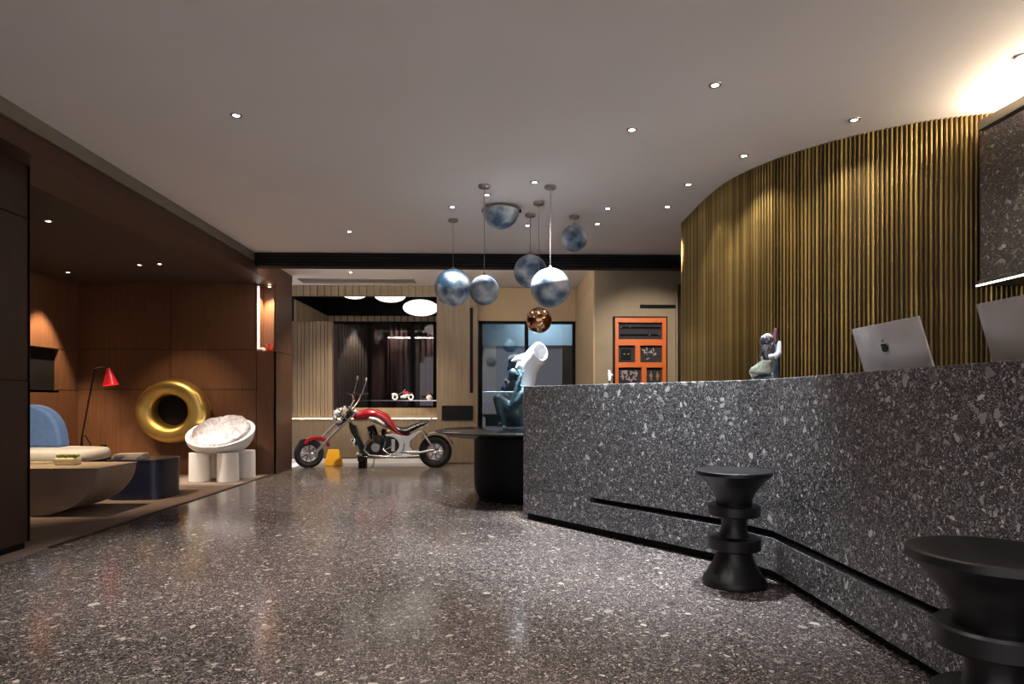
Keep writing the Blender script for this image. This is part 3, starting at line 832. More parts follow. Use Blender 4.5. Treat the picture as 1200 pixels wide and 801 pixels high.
root2c = sp(440, 765)
root = Vector((root2c.x, SY + 0.17, TZ))
t = thing('hooded_sculpture', 'glowing white hooded horn sculpture rising above the counter end', 'sculpture', root)
bm = new()
hp = [P(440, 765), P(430, 640), P(420, 520), P(415, 420), P(418, 320), P(440, 240), P(478, 190, -.03), P(512, 150, -.07)]
hr = [0.085, 0.080, 0.075, 0.072, 0.098, 0.118, 0.114, 0.108]
rings = []
def hood_ring(i, scale=1.0, extra=Vector((0, 0, 0))):
    tdir = (hp[min(i + 1, len(hp) - 1)] - hp[max(i - 1, 0)]).normalized()
    if i == len(hp) - 1: tdir = Vector((0.55, -0.78, 0.22)).normalized()
    u = tdir.cross(Vector((0, 1, 0.01))).normalized(); w = tdir.cross(u)
    return [bm.verts.new(hp[i] + extra + (u * math.cos(2 * PI * k / 28) + w * math.sin(2 * PI * k / 28)) * hr[i] * scale) for k in range(28)]
for i in range(len(hp)): rings.append(hood_ring(i))
nrm = Vector((0.55, -0.78, 0.22)).normalized()
rings.append(hood_ring(len(hp) - 1, 0.86, nrm * 0.012))
rings.append(hood_ring(len(hp) - 1, 0.80, -nrm * 0.02))
rings.append(hood_ring(len(hp) - 1, 0.62, -nrm * 0.10))
for a, b in zip(rings, rings[1:]):
    for k in range(28): bm.faces.new((a[k], a[(k + 1) % 28], b[(k + 1) % 28], b[k]))
bm.faces.new(rings[0][::-1]); bm.faces.new(rings[-1])
obj('hood', bm, M['porcelain'], t, smooth=True)
obj('crest', tube(new(), [P(440, 215), P(380, 205), P(320, 205, -.02), P(278, 222, -.03)], [0.085, 0.06, 0.035, 0.004], 16), M['porcelain'], t, smooth=True)
obj('shoulder', tube(new(), [P(425, 300), P(375, 270, -.02), P(330, 250, -.03), P(318, 280, -.04)], [0.08, 0.06, 0.035, 0.012], 16), M['porcelain'], t, smooth=True)
spot((0.34, 6.62, CZ - 0.03), (0.44, 6.75, 1.2), 1500, 28, 0.6, COOL, 0.03, name='accent_light')

# ================================================================== MOTORCYCLE (faces left)
BS = 9.6 / FPX / 5.714
bx0 = at(330 + 600 / 5.714, 549, 9.6)
bike = thing('motorcycle', 'long red and silver chopper motorcycle with chrome forks', 'motorcycle', (bx0.x, 9.6, 0))
def b(cx, cy, y=0.0): return Vector(((cx - 600) * BS, y, (682 - cy) * BS))
def wheel(cx, cy, R, tw, yaw, nsp, nm):
    c = b(cx, cy)
    e = obj(nm, torus(new(), R - tw * 0.8, tw, 48, 14, Matrix.Rotation(PI / 2, 4, 'X')), M['rubber'], bike, smooth=True, loc=c)
    e.rotation_euler = (0, 0, yaw)
    rim = torus(new(), R - tw * 1.75, 0.016, 44, 8, Matrix.Rotation(PI / 2, 4, 'X'), 2.4)
    obj('rim', rim, M['chrome'], e, smooth=True)
    hb = lathe(new(), [(0, -0.07), (0.022, -0.07), (0.03, -0.05), (0.03, 0.05), (0.022, 0.07), (0, 0.07)], 16, Matrix.Rotation(PI / 2, 4, 'X'), cap=False)
    obj('hub', hb, M['chrome'], e, smooth=True)
    for k in range(nsp):
        a = 2 * PI * k / nsp
        obj('spoke', tube(new(), [(0.025 * math.cos(a), 0, 0.025 * math.sin(a)), ((R - tw * 1.8) * math.cos(a + 0.12), 0, (R - tw * 1.8) * math.sin(a + 0.12))], [0.011, 0.007], 6), M['chrome'], e)
    obj('brake_disc', lathe(new(), [(0.05, -0.05), (0.105, -0.05), (0.105, -0.045), (0.05, -0.045)], 28, Matrix.Rotation(PI / 2, 4, 'X'), cap=False), M['steel'], e)
    return e
wheel(188, 588, 93 * BS, 0.044, math.radians(24), 9, 'front_wheel')
wheel(1025, 576, 105 * BS, 0.058, 0, 8, 'rear_wheel')
def sheet(name, poly, y0, y1, mat, bevel=0.008, parent=bike):
    pts = [((p[0] - 600) * BS, (682 - p[1]) * BS) for p in poly]
    return obj(name, prism(new(), pts, 'y', y0, y1), mat, parent, bevel=bevel)
def fender(name, cx, cy, R, a0, a1, w, mat, yaw=0):
    c = b(cx, cy)
    def fn(u, v):
        a = a0 + (a1 - a0) * u; ph = (v - 0.5) * PI * 0.9
        rr = R * BS - 0.012 + 0.022 * math.cos(ph) ** 0.6 if abs(ph) < PI / 2 else R * BS
        return (rr * math.cos(a), w * math.sin(ph), rr * math.sin(a))
    o = obj(name, grid_surface(new(), fn, 20, 10), mat, bike, smooth=True, solid=0.006, loc=c)
    o.rotation_euler = (0, 0, yaw); return o
ff = [(150, 528), (152, 505), (172, 486), (205, 474), (262, 472), (296, 488), (316, 515), (322, 545), (308, 548), (292, 520), (262, 502), (215, 500), (182, 512), (165, 532)]
fo = obj('front_fender', prism(new(), [((p[0] - 188) * BS, (588 - p[1]) * BS) for p in ff], 'y', -0.062, 0.062), M['bikered'], bike, bevel=0.016, loc=b(188, 588))
fo.rotation_euler = (0, 0, math.radians(24))
fb = [(118, 548), (122, 505), (138, 490), (168, 486), (150, 505), (142, 545)]
fo = obj('fender_tip', prism(new(), [((p[0] - 188) * BS, (588 - p[1]) * BS) for p in fb], 'y', -0.05, 0.05), M['rubber'], bike, bevel=0.010, loc=b(188, 588))
fo.rotation_euler = (0, 0, math.radians(24))
fender('rear_fender', 1025, 572, 124, math.radians(22), math.radians(135), 0.085, M['steel'])
def pipe(name, pts, r, mat, seg=10):
    return obj(name, tube(new(), pts, r, seg), mat, bike, smooth=True)
sy = math.sin(math.radians(24))
for sgn in (-1, 1):
    dx = -sgn * 36
    pipe('fork_leg', [b(205 + dx * 0.8, 588, sgn * .085), b(330 + dx, 452, sgn * .085), b(470 + dx, 318, sgn * .085)], [0.019, 0.019, 0.014], M['chrome'])
    pipe('fork_sleeve', [b(205 + dx * .8, 588, sgn * .085), b(275 + dx * .9, 512, sgn * .085)], 0.024, M['chrome'])
    pipe('handlebar', [b(440, 318, sgn * .06), b(470, 285, sgn * .09), b(500, 240, sgn * .16), b(505, 200, sgn * .27), b(530, 185, sgn * .40)], 0.012, M['chrome'])
    pipe('hand_grip', [b(512, 194, sgn * .30), b(540, 188, sgn * .42)], 0.020, M['rubber'])
    pipe('brake_lever', [b(500, 200, sgn * .27), b(480, 190, sgn * .34), b(470, 185, sgn * .40)], 0.006, M['chrome'])
    mr = pipe('mirror_stalk', [b(512, 196, sgn * .28), b(525, 150, sgn * .30), b(538, 112, sgn * .31)], 0.006, M['chrome'])
    obj('mirror', ball(new(), b(540, 92, sgn * .31), 1, 14, 10, (0.018, 0.012, 0.036)), M['chrome'], bike, smooth=True)
pipe('steering_yoke', [b(400, 395, 0), b(470, 310, 0)], 0.035, M['engine'])
for cy in (345, 395):
    obj('fork_clamp', box(new(), -0.045, 0.045, -0.12, 0.12, -0.014, 0.014, Matrix.Translation(b(430 if cy == 345 else 392, cy)) @ Matrix.Rotation(0.7, 4, 'Y')), M['chrome'], bike, bevel=0.005)
obj('headlight', lathe(new(), [(0, -0.06), (0.045, -0.045), (0.068, 0.0), (0.072, 0.035), (0.064, 0.045), (0, 0.05)], 24, Matrix.Translation(b(382, 322, -.03)) @ Matrix.Rotation(-PI / 2 - 0.1, 4, 'Y'), cap=False), M['chrome'], bike, smooth=True)
obj('turn_signal', ball(new(), b(412, 372, -.15), 0.034, 14, 10), M['chrome'], bike, smooth=True)
obj('turn_signal', ball(new(), b(402, 355, .15), 0.034, 14, 10), M['chrome'], bike, smooth=True)
obj('passing_lamp', ball(new(), b(372, 355, -.10), 0.040, 16, 12), M['chrome'], bike, smooth=True)
obj('passing_lamp', ball(new(), b(392, 300, .08), 0.040, 16, 12), M['chrome'], bike, smooth=True)
for q_ in range(3):
    obj('yoke_plate', box(new(), -0.06, 0.06, -0.10, 0.10, -0.008, 0.008, Matrix.Translation(b(440 + q_ * 22, 350 - q_ * 24)) @ Matrix.Rotation(0.72, 4, 'Y')), M['chrome'] if q_ != 1 else M['engine'], bike, bevel=0.003)
pipe('oil_line', [b(560, 520, -.11), b(575, 470, -.10), b(600, 440, -.10)], 0.007, M['chrome'])
pipe('oil_line', [b(700, 560, -.125), b(740, 540, -.13), b(760, 500, -.12)], 0.008, M['chrome'])
pipe('push_rod', [b(625, 520, -.11), b(615, 455, -.085)], 0.007, M['chrome'])
pipe('push_rod', [b(662, 520, -.11), b(685, 470, -.085)], 0.007, M['chrome'])
obj('oil_filter', ball(new(), b(520, 590, -.08), 1, 14, 10, (0.035, 0.04, 0.035)), M['chrome'], bike, smooth=True)
obj('speedometer', lathe(new(), [(0, -0.02), (0.036, -0.02), (0.04, 0.0), (0.034, 0.014), (0, 0.016)], 20, Matrix.Translation(b(420, 280)) @ Matrix.Rotation(-0.5, 4, 'Y'), cap=False), M['chrome'], bike, smooth=True)
obj('headlight_bracket', box(new(), -0.07, 0.07, -0.05, 0.05, -0.02, 0.02, Matrix.Translation(b(470, 300)) @ Matrix.Rotation(0.75, 4, 'Y')), M['chrome'], bike, bevel=0.006)
# tank: a swept, rounded body from the steering head to the seat
def swept(name, pts, hw, hh, mat, seg=18):
    cen = [b(*p) for p in pts]
    bm = new(); rings = []
    n_ = len(cen)
    for i, c in enumerate(cen):
        tt = (cen[min(i + 1, n_ - 1)] - cen[max(i - 1, 0)]).normalized()
        nn = Vector((-tt.z, 0, tt.x))
        rings.append([bm.verts.new(c + Vector((0, 1, 0)) * hw[i] * math.cos(2 * PI * k / seg) + nn * hh[i] * math.sin(2 * PI * k / seg)) for k in range(seg)])
    for p, q in zip(rings, rings[1:]):
        for k in range(seg): bm.faces.new((p[k], p[(k + 1) % seg], q[(k + 1) % seg], q[k]))
    bm.faces.new(rings[0][::-1]); bm.faces.new(rings[-1])
    return obj(name, bm, mat, bike, smooth=True)
swept('fuel_tank', [(482, 352), (520, 338), (575, 328), (635, 328), (690, 352), (730, 395), (765, 432), (805, 455), (860, 458)],
      [0.03, 0.075, 0.12, 0.135, 0.125, 0.105, 0.09, 0.08, 0.05], [0.03, 0.065, 0.085, 0.08, 0.075, 0.06, 0.045, 0.035, 0.018], M['bikered'])
swept('tank_panel', [(560, 350), (600, 352), (645, 362), (690, 392), (710, 415)], [0.02, 0.128, 0.142, 0.122, 0.04], [0.01, 0.055, 0.066, 0.045, 0.015], M['silver'])
swept('head_cover', [(490, 300), (520, 320), (545, 322)], [0.03, 0.05, 0.03], [0.02, 0.035, 0.02], M['chrome'])
obj('fuel_cap', lathe(new(), [(0, 0), (0.03, 0), (0.03, 0.014), (0, 0.018)], 18, Matrix.Translation(b(585, 296)), cap=False), M['chrome'], bike, smooth=True)
# frame
for sgn in (-1, 1):
    pipe('down_tube', [b(460, 380, sgn * .03), b(500, 470, sgn * .07), b(545, 575, sgn * .09), b(575, 608, sgn * .09)], 0.019, M['engine'])
    pipe('lower_tube', [b(560, 606, sgn * .10), b(760, 608, sgn * .11), b(930, 600, sgn * .12)], 0.014, M['chrome'])
    pipe('seat_stay', [b(860, 470, sgn * .09), b(940, 440, sgn * .10), b(1025, 560, sgn * .11)], 0.014, M['steel'])
sheet('frame_gusset', [(455, 400), (500, 400), (520, 470), (570, 560), (575, 610), (540, 610), (500, 490), (470, 450)], -0.05, 0.05, M['engine'])
# engine
for i, (cx, cy, tilt) in enumerate(((612, 448, -0.35), (690, 460, 0.42))):
    c = b(cx, cy)
    o = obj('cylinder', lathe(new(), [(0, -0.09), (0.062, -0.09), (0.062, 0.06), (0.05, 0.085), (0, 0.09)], 24, cap=False), M['engine'], bike, smooth=True, loc=c)
    o.rotation_euler = (0, tilt, 0)
    for k in range(7):
        obj('cooling_fin', lathe(new(), [(0.06, -0.075 + k * 0.021), (0.082, -0.075 + k * 0.021), (0.082, -0.070 + k * 0.021), (0.06, -0.070 + k * 0.021)], 24, cap=False), M['engine'], o)
    obj('rocker_cover', box(new(), -0.055, 0.055, -0.06, 0.06, 0.07, 0.105), M['engine'] if i == 0 else M['steel'], o, bevel=0.012)
obj('crankcase', lathe(new(), [(0, -0.12), (0.09, -0.12), (0.115, -0.09), (0.12, 0.09), (0.09, 0.11), (0, 0.11)], 28, Matrix.Translation(b(640, 545)) @ Matrix.Rotation(PI / 2, 4, 'X'), cap=False), M['engine'], bike, smooth=True)
sheet('gearbox', [(620, 490), (760, 470), (800, 520), (790, 600), (570, 608), (560, 545)], -0.10, 0.10, M['engine'], 0.02)
obj('timing_cover', lathe(new(), [(0, -0.02), (0.06, -0.02), (0.075, 0.01), (0, 0.015)], 24, Matrix.Translation(b(640, 545, -.125)) @ Matrix.Rotation(-PI / 2, 4, 'X'), cap=False), M['steel'], bike, smooth=True)
obj('air_cleaner', lathe(new(), [(0, 0), (0.055, 0), (0.07, 0.02), (0.06, 0.045), (0, 0.05)], 24, Matrix.Translation(b(655, 492, -.10)) @ Matrix.Rotation(PI / 2, 4, 'X'), cap=False), M['engine'], bike, smooth=True)
obj('carburettor', ball(new(), b(722, 440, -.09), 1, 14, 10, (0.036, 0.03, 0.03)), M['gold'], bike, smooth=True)
obj('ignition_cover', ball(new(), b(668, 462, -.10), 1, 14, 10, (0.022, 0.02, 0.04)), M['gold'], bike, smooth=True)
obj('belt_guard_plate', box(new(), b(742, 0).x, b(766, 0).x, -0.125, -0.10, b(0, 570).z, b(0, 490).z), M['silver'], bike, bevel=0.006)
obj('horn', ball(new(), b(490, 515, -.06), 1, 16, 12, (0.05, 0.04, 0.075)), M['chrome'], bike, smooth=True)
pipe('exhaust_pipe', [b(585, 500, -.09), b(565, 560, -.13), b(600, 598, -.145), b(720, 606, -.15), b(880, 600, -.15)], 0.020, M['chrome'])
pipe('exhaust_pipe', [b(700, 505, -.09), b(690, 560, -.14), b(730, 590, -.15), b(860, 592, -.15)], 0.018, M['chrome'])
# silver crescent side cover and swing arm
cres = []
for k in range(15):
    a = math.radians(110 - 215 * k / 14); cres.append((735 + 92 * math.cos(a), 530 - 75 * math.sin(a)))
for k in range(15):
    a = math.radians(-100 + 200 * k / 14); cres.append((722 + 72 * math.cos(a), 530 - 58 * math.sin(a)))
sheet('side_cover', cres, -0.135, -0.115, M['silver'], 0.006)
sheet('rear_cowl', [(735, 457), (790, 462), (850, 468), (905, 440), (935, 432), (905, 470), (868, 500), (862, 540), (880, 568), (925, 560), (900, 590), (850, 595), (815, 575), (828, 530), (808, 490), (770, 468)], -0.11, 0.11, M['silver'], 0.014)
pipe('swing_arm', [b(800, 575, -.10), b(930, 580, -.11), b(1025, 562, -.11)], 0.020, M['steel'])
pipe('swing_arm', [b(800, 575, .10), b(930, 580, .11), b(1025, 562, .11)], 0.020, M['steel'])
swept('seat', [(765, 412), (790, 428), (835, 436), (880, 418), (920, 398), (965, 385), (995, 362)], [0.06, 0.11, 0.13, 0.12, 0.10, 0.09, 0.04], [0.02, 0.035, 0.042, 0.045, 0.035, 0.025, 0.01], M['leather'])
for k in range(9):
    cx = 800 + k * 17; cy = 431 - max(0, k - 2) * 6.3
    obj('seat_rib', tube(new(), [b(cx, cy - 16, .10), b(cx, cy - 20, 0), b(cx, cy - 16, -.10), b(cx + 2, cy + 4, -.135)], 0.008, 8), M['leather'], bike, smooth=True)
pipe('sissy_bar', [b(950, 410, -.06), b(985, 385, -.06), b(1003, 352, -.05), b(1003, 352, .05), b(985, 385, .06), b(950, 410, .06)], 0.011, M['chrome'])
obj('tail_light', ball(new(), b(1112, 485, 0), 1, 12, 8, (0.02, 0.05, 0.03)), M['red'], bike, smooth=True)
pipe('kick_stand', [b(632, 606, -.12), b(630, 650, -.16), b(622, 680, -.20)], 0.010, M['chrome'])
obj('foot_peg', box(new(), -0.045, 0.045, -0.06, 0.0, -0.075, 0.0, Matrix.Translation(b(545, 600, -.12))), M['rubber'], bike, bevel=0.01)
obj('foot_board', box(new(), -0.045, 0.045, -0.20, -0.10, -0.012, 0.01, Matrix.Translation(b(540, 588, -.02))), M['chrome'], bike, bevel=0.004)
obj('stand_foot', box(new(), -0.05, 0.05, -0.09, 0.09, 0.0, 0.16, Matrix.Translation((b(545, 680).x, 0, 0))), M['black'], bike, bevel=0.01)

# yellow folding sign behind the front wheel
ys = at(391, 538, 10.0)
t = thing('floor_sign', 'yellow folding floor sign behind the motorcycle front wheel', 'sign', (ys.x, 10.0, 0))
for sgn in (-1, 1):
    obj('panel', prism(new(), [(-0.13, 0), (0.13, 0), (0.085, 0.24), (-0.085, 0.24)], 'y', -0.006, 0.006, Matrix.Translation((0, sgn * 0.08, 0)) @ Matrix.Rotation(sgn * 0.30, 4, 'X')), M['yellow'], t, bevel=0.004)
obj('hinge', tube(new(), [(-0.08, 0, 0.232), (0.08, 0, 0.232)], 0.012, 10), M['yellow'], t)

# glass shelf with small models
t = thing('glass_shelf', 'clear glass shelf across the bay opening above the sill', 'shelf', (-1.55, 10.55, 1.0))
obj('pane', box(new(), -0.62, 0.62, -0.09, 0.12, -0.008, 0.004), M['glass_clear'], t)
obj('front_rail', box(new(), -0.62, 0.62, -0.10, -0.09, -0.008, 0.004), M['chrome'], t)
for xx in (-0.6, 0.58):
    obj('upright', box(new(), xx, xx + 0.02, 0.10, 0.12, -0.295, 0.0), M['black'], t)
def model_bike(label, px, sc_):
    p = at(px, 468, 10.55)
    t = thing('model_motorcycle', label, 'model motorcycle', (p.x, 10.55, 1.006), 0, 'small models on the glass shelf')
    for dx in (-0.14, 0.12):
        obj('wheel', torus(new(), 0.038 * sc_, 0.014 * sc_, 24, 8, Matrix.Translation((dx * sc_, 0, 0.05 * sc_)) @ Matrix.Rotation(PI / 2, 4, 'X')), M['white'], t, smooth=True)
    obj('body', tube(new(), [(-0.05 * sc_, 0, 0.05 * sc_), (0.02 * sc_, 0, 0.06 * sc_), (0.08 * sc_, 0, 0.085 * sc_)], [0.018 * sc_, 0.034 * sc_, 0.022 * sc_], 10), M['white'], t, smooth=True)
    obj('tank', ball(new(), (0.045 * sc_, 0, 0.115 * sc_), 1, 14, 10, (0.05 * sc_, 0.025 * sc_, 0.028 * sc_)), M['red'], t, smooth=True)
    obj('fork', tube(new(), [(-0.14 * sc_, 0, 0.05 * sc_), (0.0, 0, 0.14 * sc_), (0.03 * sc_, 0, 0.175 * sc_)], 0.008 * sc_, 6), M['chrome'], t)
    obj('seat', tube(new(), [(0.07 * sc_, 0, 0.11 * sc_), (0.15 * sc_, 0, 0.115 * sc_)], [0.02 * sc_, 0.012 * sc_], 8), M['leather'], t)
    obj('fender', ball(new(), (-0.15 * sc_, 0, 0.095 * sc_), 1, 12, 8, (0.05 * sc_, 0.02 * sc_, 0.02 * sc_)), M['white'], t, smooth=True)
model_bike('small red and white model motorcycle on the glass shelf', 473, 1.0)
p = at(503, 468, 10.55)
t = thing('ornament_jar', 'small pale round jar at the right end of the glass shelf', 'jar', (p.x, 10.55, 1.006))
obj('body', lathe(new(), [(0, 0), (0.03, 0), (0.05, 0.03), (0.048, 0.06), (0.025, 0.08), (0, 0.08)], 20, cap=False), M['white'], t, smooth=True)
obj('lid', lathe(new(), [(0, 0.08), (0.028, 0.08), (0.02, 0.095), (0.006, 0.10), (0.008, 0.115), (0, 0.12)], 16, cap=False), M['red'], t, smooth=True)

# ornaments in the pier recess
for k in range(6):
    x = -3.17 + 0.075 * (k % 3); y = YW + 0.05 + 0.09 * (k // 3)
    t = thing('coral_ornament', 'tiny red and white coral ornament on the recess shelf', 'ornament', (x, y, 1.668), k * 0.7, 'coral ornaments in the pier recess')
    bm = new()
    for q in range(6):
        a = q * PI / 3; h = 0.05 + 0.03 * ((q * k) % 3)
        tube(bm, [(0, 0, 0), (0.012 * math.cos(a), 0.012 * math.sin(a), h * 0.5), (0.028 * math.cos(a), 0.028 * math.sin(a), h)], [0.009, 0.008, 0.004], 6)
    obj('branches', bm, M['coral'] if k % 3 else M['porcelain'], t, smooth=True)
    obj('foot', lathe(new(), [(0, 0), (0.018, 0), (0.012, 0.012), (0, 0.012)], 10, cap=False), M['coral'], t)

# ================================================================== DISPLAY CASE (orange)
def d(cx, cy): return at(690 + cx / 8.01, 360 + cy / 8.01, YD - 0.08)
p0, p1 = d(235, 85), d(735, 780)
bot = 0.55
t = thing('display_case', 'orange framed wall display case with five dark compartments', 'display case', (0, YD, 0))
obj('back', box(new(), p0.x, p1.x, -0.03, 0, bot, p0.z), M['dark_case'], t)
for (x0, x1, z0, z1) in ((p0.x, p0.x + 0.014, bot, p0.z), (p1.x - 0.014, p1.x, bot, p0.z), (p0.x, p1.x, p0.z - 0.014, p0.z), (p0.x, p1.x, bot, bot + 0.014)):
    obj('outer_frame', box(new(), x0, x1, -0.10, 0, z0, z1), M['black'], t)
XO0, XO1 = p0.x + 0.014, p1.x - 0.014
rows = [(d(0, 140).z, d(0, 298).z, [(278, 690)]), (d(0, 355).z, d(0, 515).z, [(278, 435), (482, 690)]), (d(0, 562).z, d(0, 722).z, [(278, 495), (540, 690)])]
prev = p0.z - 0.014
for zt, zb, cols in rows:
    obj('rail', box(new(), XO0, XO1, -0.09, -0.03, zt, prev), M['orange'], t)
    xs = XO0
    for (c0, c1) in cols:
        xa, xb = d(c0, 0).x, d(c1, 0).x
        obj('stile', box(new(), xs, xa, -0.09, -0.03, zb, zt), M['orange'], t)
        xs = xb
    obj('stile', box(new(), xs, XO1, -0.09, -0.03, zb, zt), M['orange'], t)
    prev = zb
obj('rail', box(new(), XO0, XO1, -0.09, -0.03, bot + 0.014, prev), M['orange'], t)
zt, zb, _ = rows[0]
for zz, px0 in (((zt * 0.72 + zb * 0.28), 305), ((zt * 0.28 + zb * 0.72), 575)):
    r0, r1 = d(300, 0).x, d(680, 0).x
    a_ = thing('mounted_rod', 'thin dark rod with bright studs, %s in the display case' % ('upper one' if px0 == 305 else 'lower one'), 'rod', (0, YD - 0.045, zz))
    obj('shaft', tube(new(), [(r0, 0, 0), (r1, 0, 0)], 0.010, 8), M['black_gloss'], a_)
    for q in (px0, px0 + 88):
        obj('stud', ball(new(), (d(q, 0).x, -0.01, 0), 0.014, 10, 8), M['chrome'], a_, smooth=True)
zt, zb, _ = rows[1]
c = d(356, 0).x; zc = (zt + zb) / 2
t2 = thing('square_mask', 'small black square plaque with two pale green eyes', 'plaque', (c, YD - 0.045, zc))
obj('plate', box(new(), -0.064, 0.064, -0.008, 0.015, -0.066, 0.066), M['black'], t2, bevel=0.004)
for s_ in (-1, 1): obj('eye', ball(new(), (s_ * 0.027, -0.010, 0), 1, 10, 8, (0.016, 0.006, 0.008)), M['leaf'], t2, smooth=True)
def relief(nm, lab, cxa, cxb, zt, zb, mat, n, seed):
    rnd = random.Random(seed)
    xa, xb = d(cxa, 0).x, d(cxb, 0).x
    o = thing(nm, lab, 'relief', ((xa + xb) / 2, YD - 0.03, (zt + zb) / 2))
    w, h = (xb - xa) * 0.40, (zt - zb) * 0.36
    obj('mount', box(new(), -w, w, -0.006, 0, -h, h), M['dark_case'], o)
    for k in range(n):
        x, z = rnd.uniform(-w, w) * .8, rnd.uniform(-h, h) * .8
        a = rnd.uniform(0, PI)
        obj('petal', ball(new(), (0, 0, 0), 1, 10, 6, (0.030, 0.008, 0.011)), mat, o, smooth=True, loc=(x, -0.012, z)).rotation_euler = (0, a, 0)
relief('dark_relief', 'dark spangled relief in the right middle compartment', 482, 690, rows[1][0], rows[1][1], M['steel'] if False else M['pewter'], 12, 3)
relief('pink_relief', 'pale pink petal relief in the left lower compartment', 278, 495, rows[2][0], rows[2][1], M['relief'], 22, 5)
for k, cx in enumerate((590, 650)):
    zt, zb, _ = rows[2]
    o = thing('gilt_figure', 'small gilt figure in the case, %s of the pair' % ('left' if k == 0 else 'right'), 'figurine', (d(cx, 0).x, YD - 0.05, (zt + zb) / 2 - 0.06))
    obj('body', lathe(new(), [(0, 0), (0.010, 0), (0.012, 0.03), (0.020, 0.06), (0.014, 0.085), (0.006, 0.10), (0.010, 0.112), (0, 0.125)], 14, cap=False), M['bronze_light'], o, smooth=True)
    obj('arm', tube(new(), [(-0.014, 0, 0.08), (-0.024 + 0.048 * k, -0.01, 0.06), (0.0, -0.015, 0.045)], 0.006, 6), M['bronze_light'], o)
    obj('pin', box(new(), -0.004, 0.004, 0, 0.02, 0.03, 0.04), M['black'], o)

# ================================================================== ON THE COUNTER
# glazed figure
FP = Vector((1.625, 3.80, 1.121))
t = thing('glazed_figurine', 'glazed ceramic figure in green robe and blue skirt on counter bend', 'figurine', FP)
FS = 3.83 / FPX / 10.0
def fg(cx, cy, y=0.0): return Vector(((cx - 275) * FS, y, (740 - cy) * FS))
obj('plinth', lathe(new(), [(0, 0), (0.075, 0), (0.078, 0.012), (0.07, 0.024), (0, 0.024)], 28, cap=False), M['glaze_dark'], t, smooth=True)
bm = new()
limb(bm, [fg(320, 640), fg(345, 580), fg(355, 490)], [0.046, 0.045, 0.034])
tube(bm, [fg(320, 715), fg(325, 640)], [0.055, 0.046], 16)
limb(bm, [fg(215, 650, -.01), fg(200, 620, -.01), fg(250, 560, -.01)], [0.040, 0.042, 0.035])
obj('skirt', bm, M['glaze_blue'], t, remesh=0.006)
bm = new()
for k in range(5):
    y0 = 660 - k * 27
    tube(bm, [fg(120 + k * 14, y0 + 8, -.005), fg(170 + k * 8, y0 - 22, -.058), fg(260, y0 - 2 - k * 3, -.062), fg(345, y0 - 62, -.030)], [0.010, 0.013, 0.013, 0.009], 10)
limb(bm, [fg(150, 640, 0), fg(230, 590, -.02), fg(320, 545, -.005)], [0.036, 0.042, 0.036])
obj('robe', bm, M['glaze_green'], t, remesh=0.005)
bm = new()
limb(bm, [fg(310, 540), fg(300, 450), fg(310, 350)], [0.042, 0.050, 0.045])
limb(bm, [fg(255, 360, -.02), fg(225, 420, -.04), fg(235, 490, -.05)], [0.024, 0.02, 0.018])
obj('torso', bm, M['glaze_dark'], t, remesh=0.006)
bm = new()
limb(bm, [fg(350, 470, -.04), fg(395, 430, -.04), fg(405, 370, -.03), fg(420, 300, -.02)], [0.018, 0.020, 0.016, 0.012])
limb(bm, [fg(240, 240, 0), fg(300, 225, 0), fg(330, 240, 0)], [0.014, 0.022, 0.018])
limb(bm, [fg(215, 480, -.04), fg(300, 470, -.05), fg(350, 460, -.04)], [0.014, 0.018, 0.014])
obj('arm', bm, M['glaze_white'], t, remesh=0.005)
bm = new()
ball(bm, fg(275, 290, -.005), 1, 20, 14, (0.036, 0.036, 0.040))
ball(bm, fg(232, 300, -.015), 0.009, 10, 8)
ball(bm, fg(310, 265, -.01), 0.022, 12, 8)
obj('head', bm, M['glaze_dark'], t, remesh=0.004)
obj('staff', tube(new(), [fg(385, 290), fg(388, 200), fg(402, 130)], [0.012, 0.014, 0.013], 12), M['glaze_plum'], t, smooth=True)

# small white figurine on the far part of the counter
p = Vector((0.862, 4.80, 1.12))
t = thing('white_figurine', 'tiny white figure on a dark stand on the counter top', 'figurine', p)
obj('stand', lathe(new(), [(0, 0), (0.018, 0), (0.018, 0.004), (0.004, 0.008), (0.004, 0.035), (0, 0.036)], 14, cap=False), M['black'], t, smooth=True)
bm = new()
limb(bm, [Vector((0, 0, 0.035)), Vector((0.001, 0, 0.06)), Vector((-0.002, 0, 0.085))], [0.008, 0.012, 0.010])
ball(bm, (-0.002, 0, 0.103), 0.009, 12, 8)
limb(bm, [Vector((0.006, 0, 0.085)), Vector((0.02, 0, 0.072)), Vector((0.028, 0, 0.076))], [0.005, 0.004, 0.003])
obj('body', bm, M['porcelain'], t, remesh=0.003)

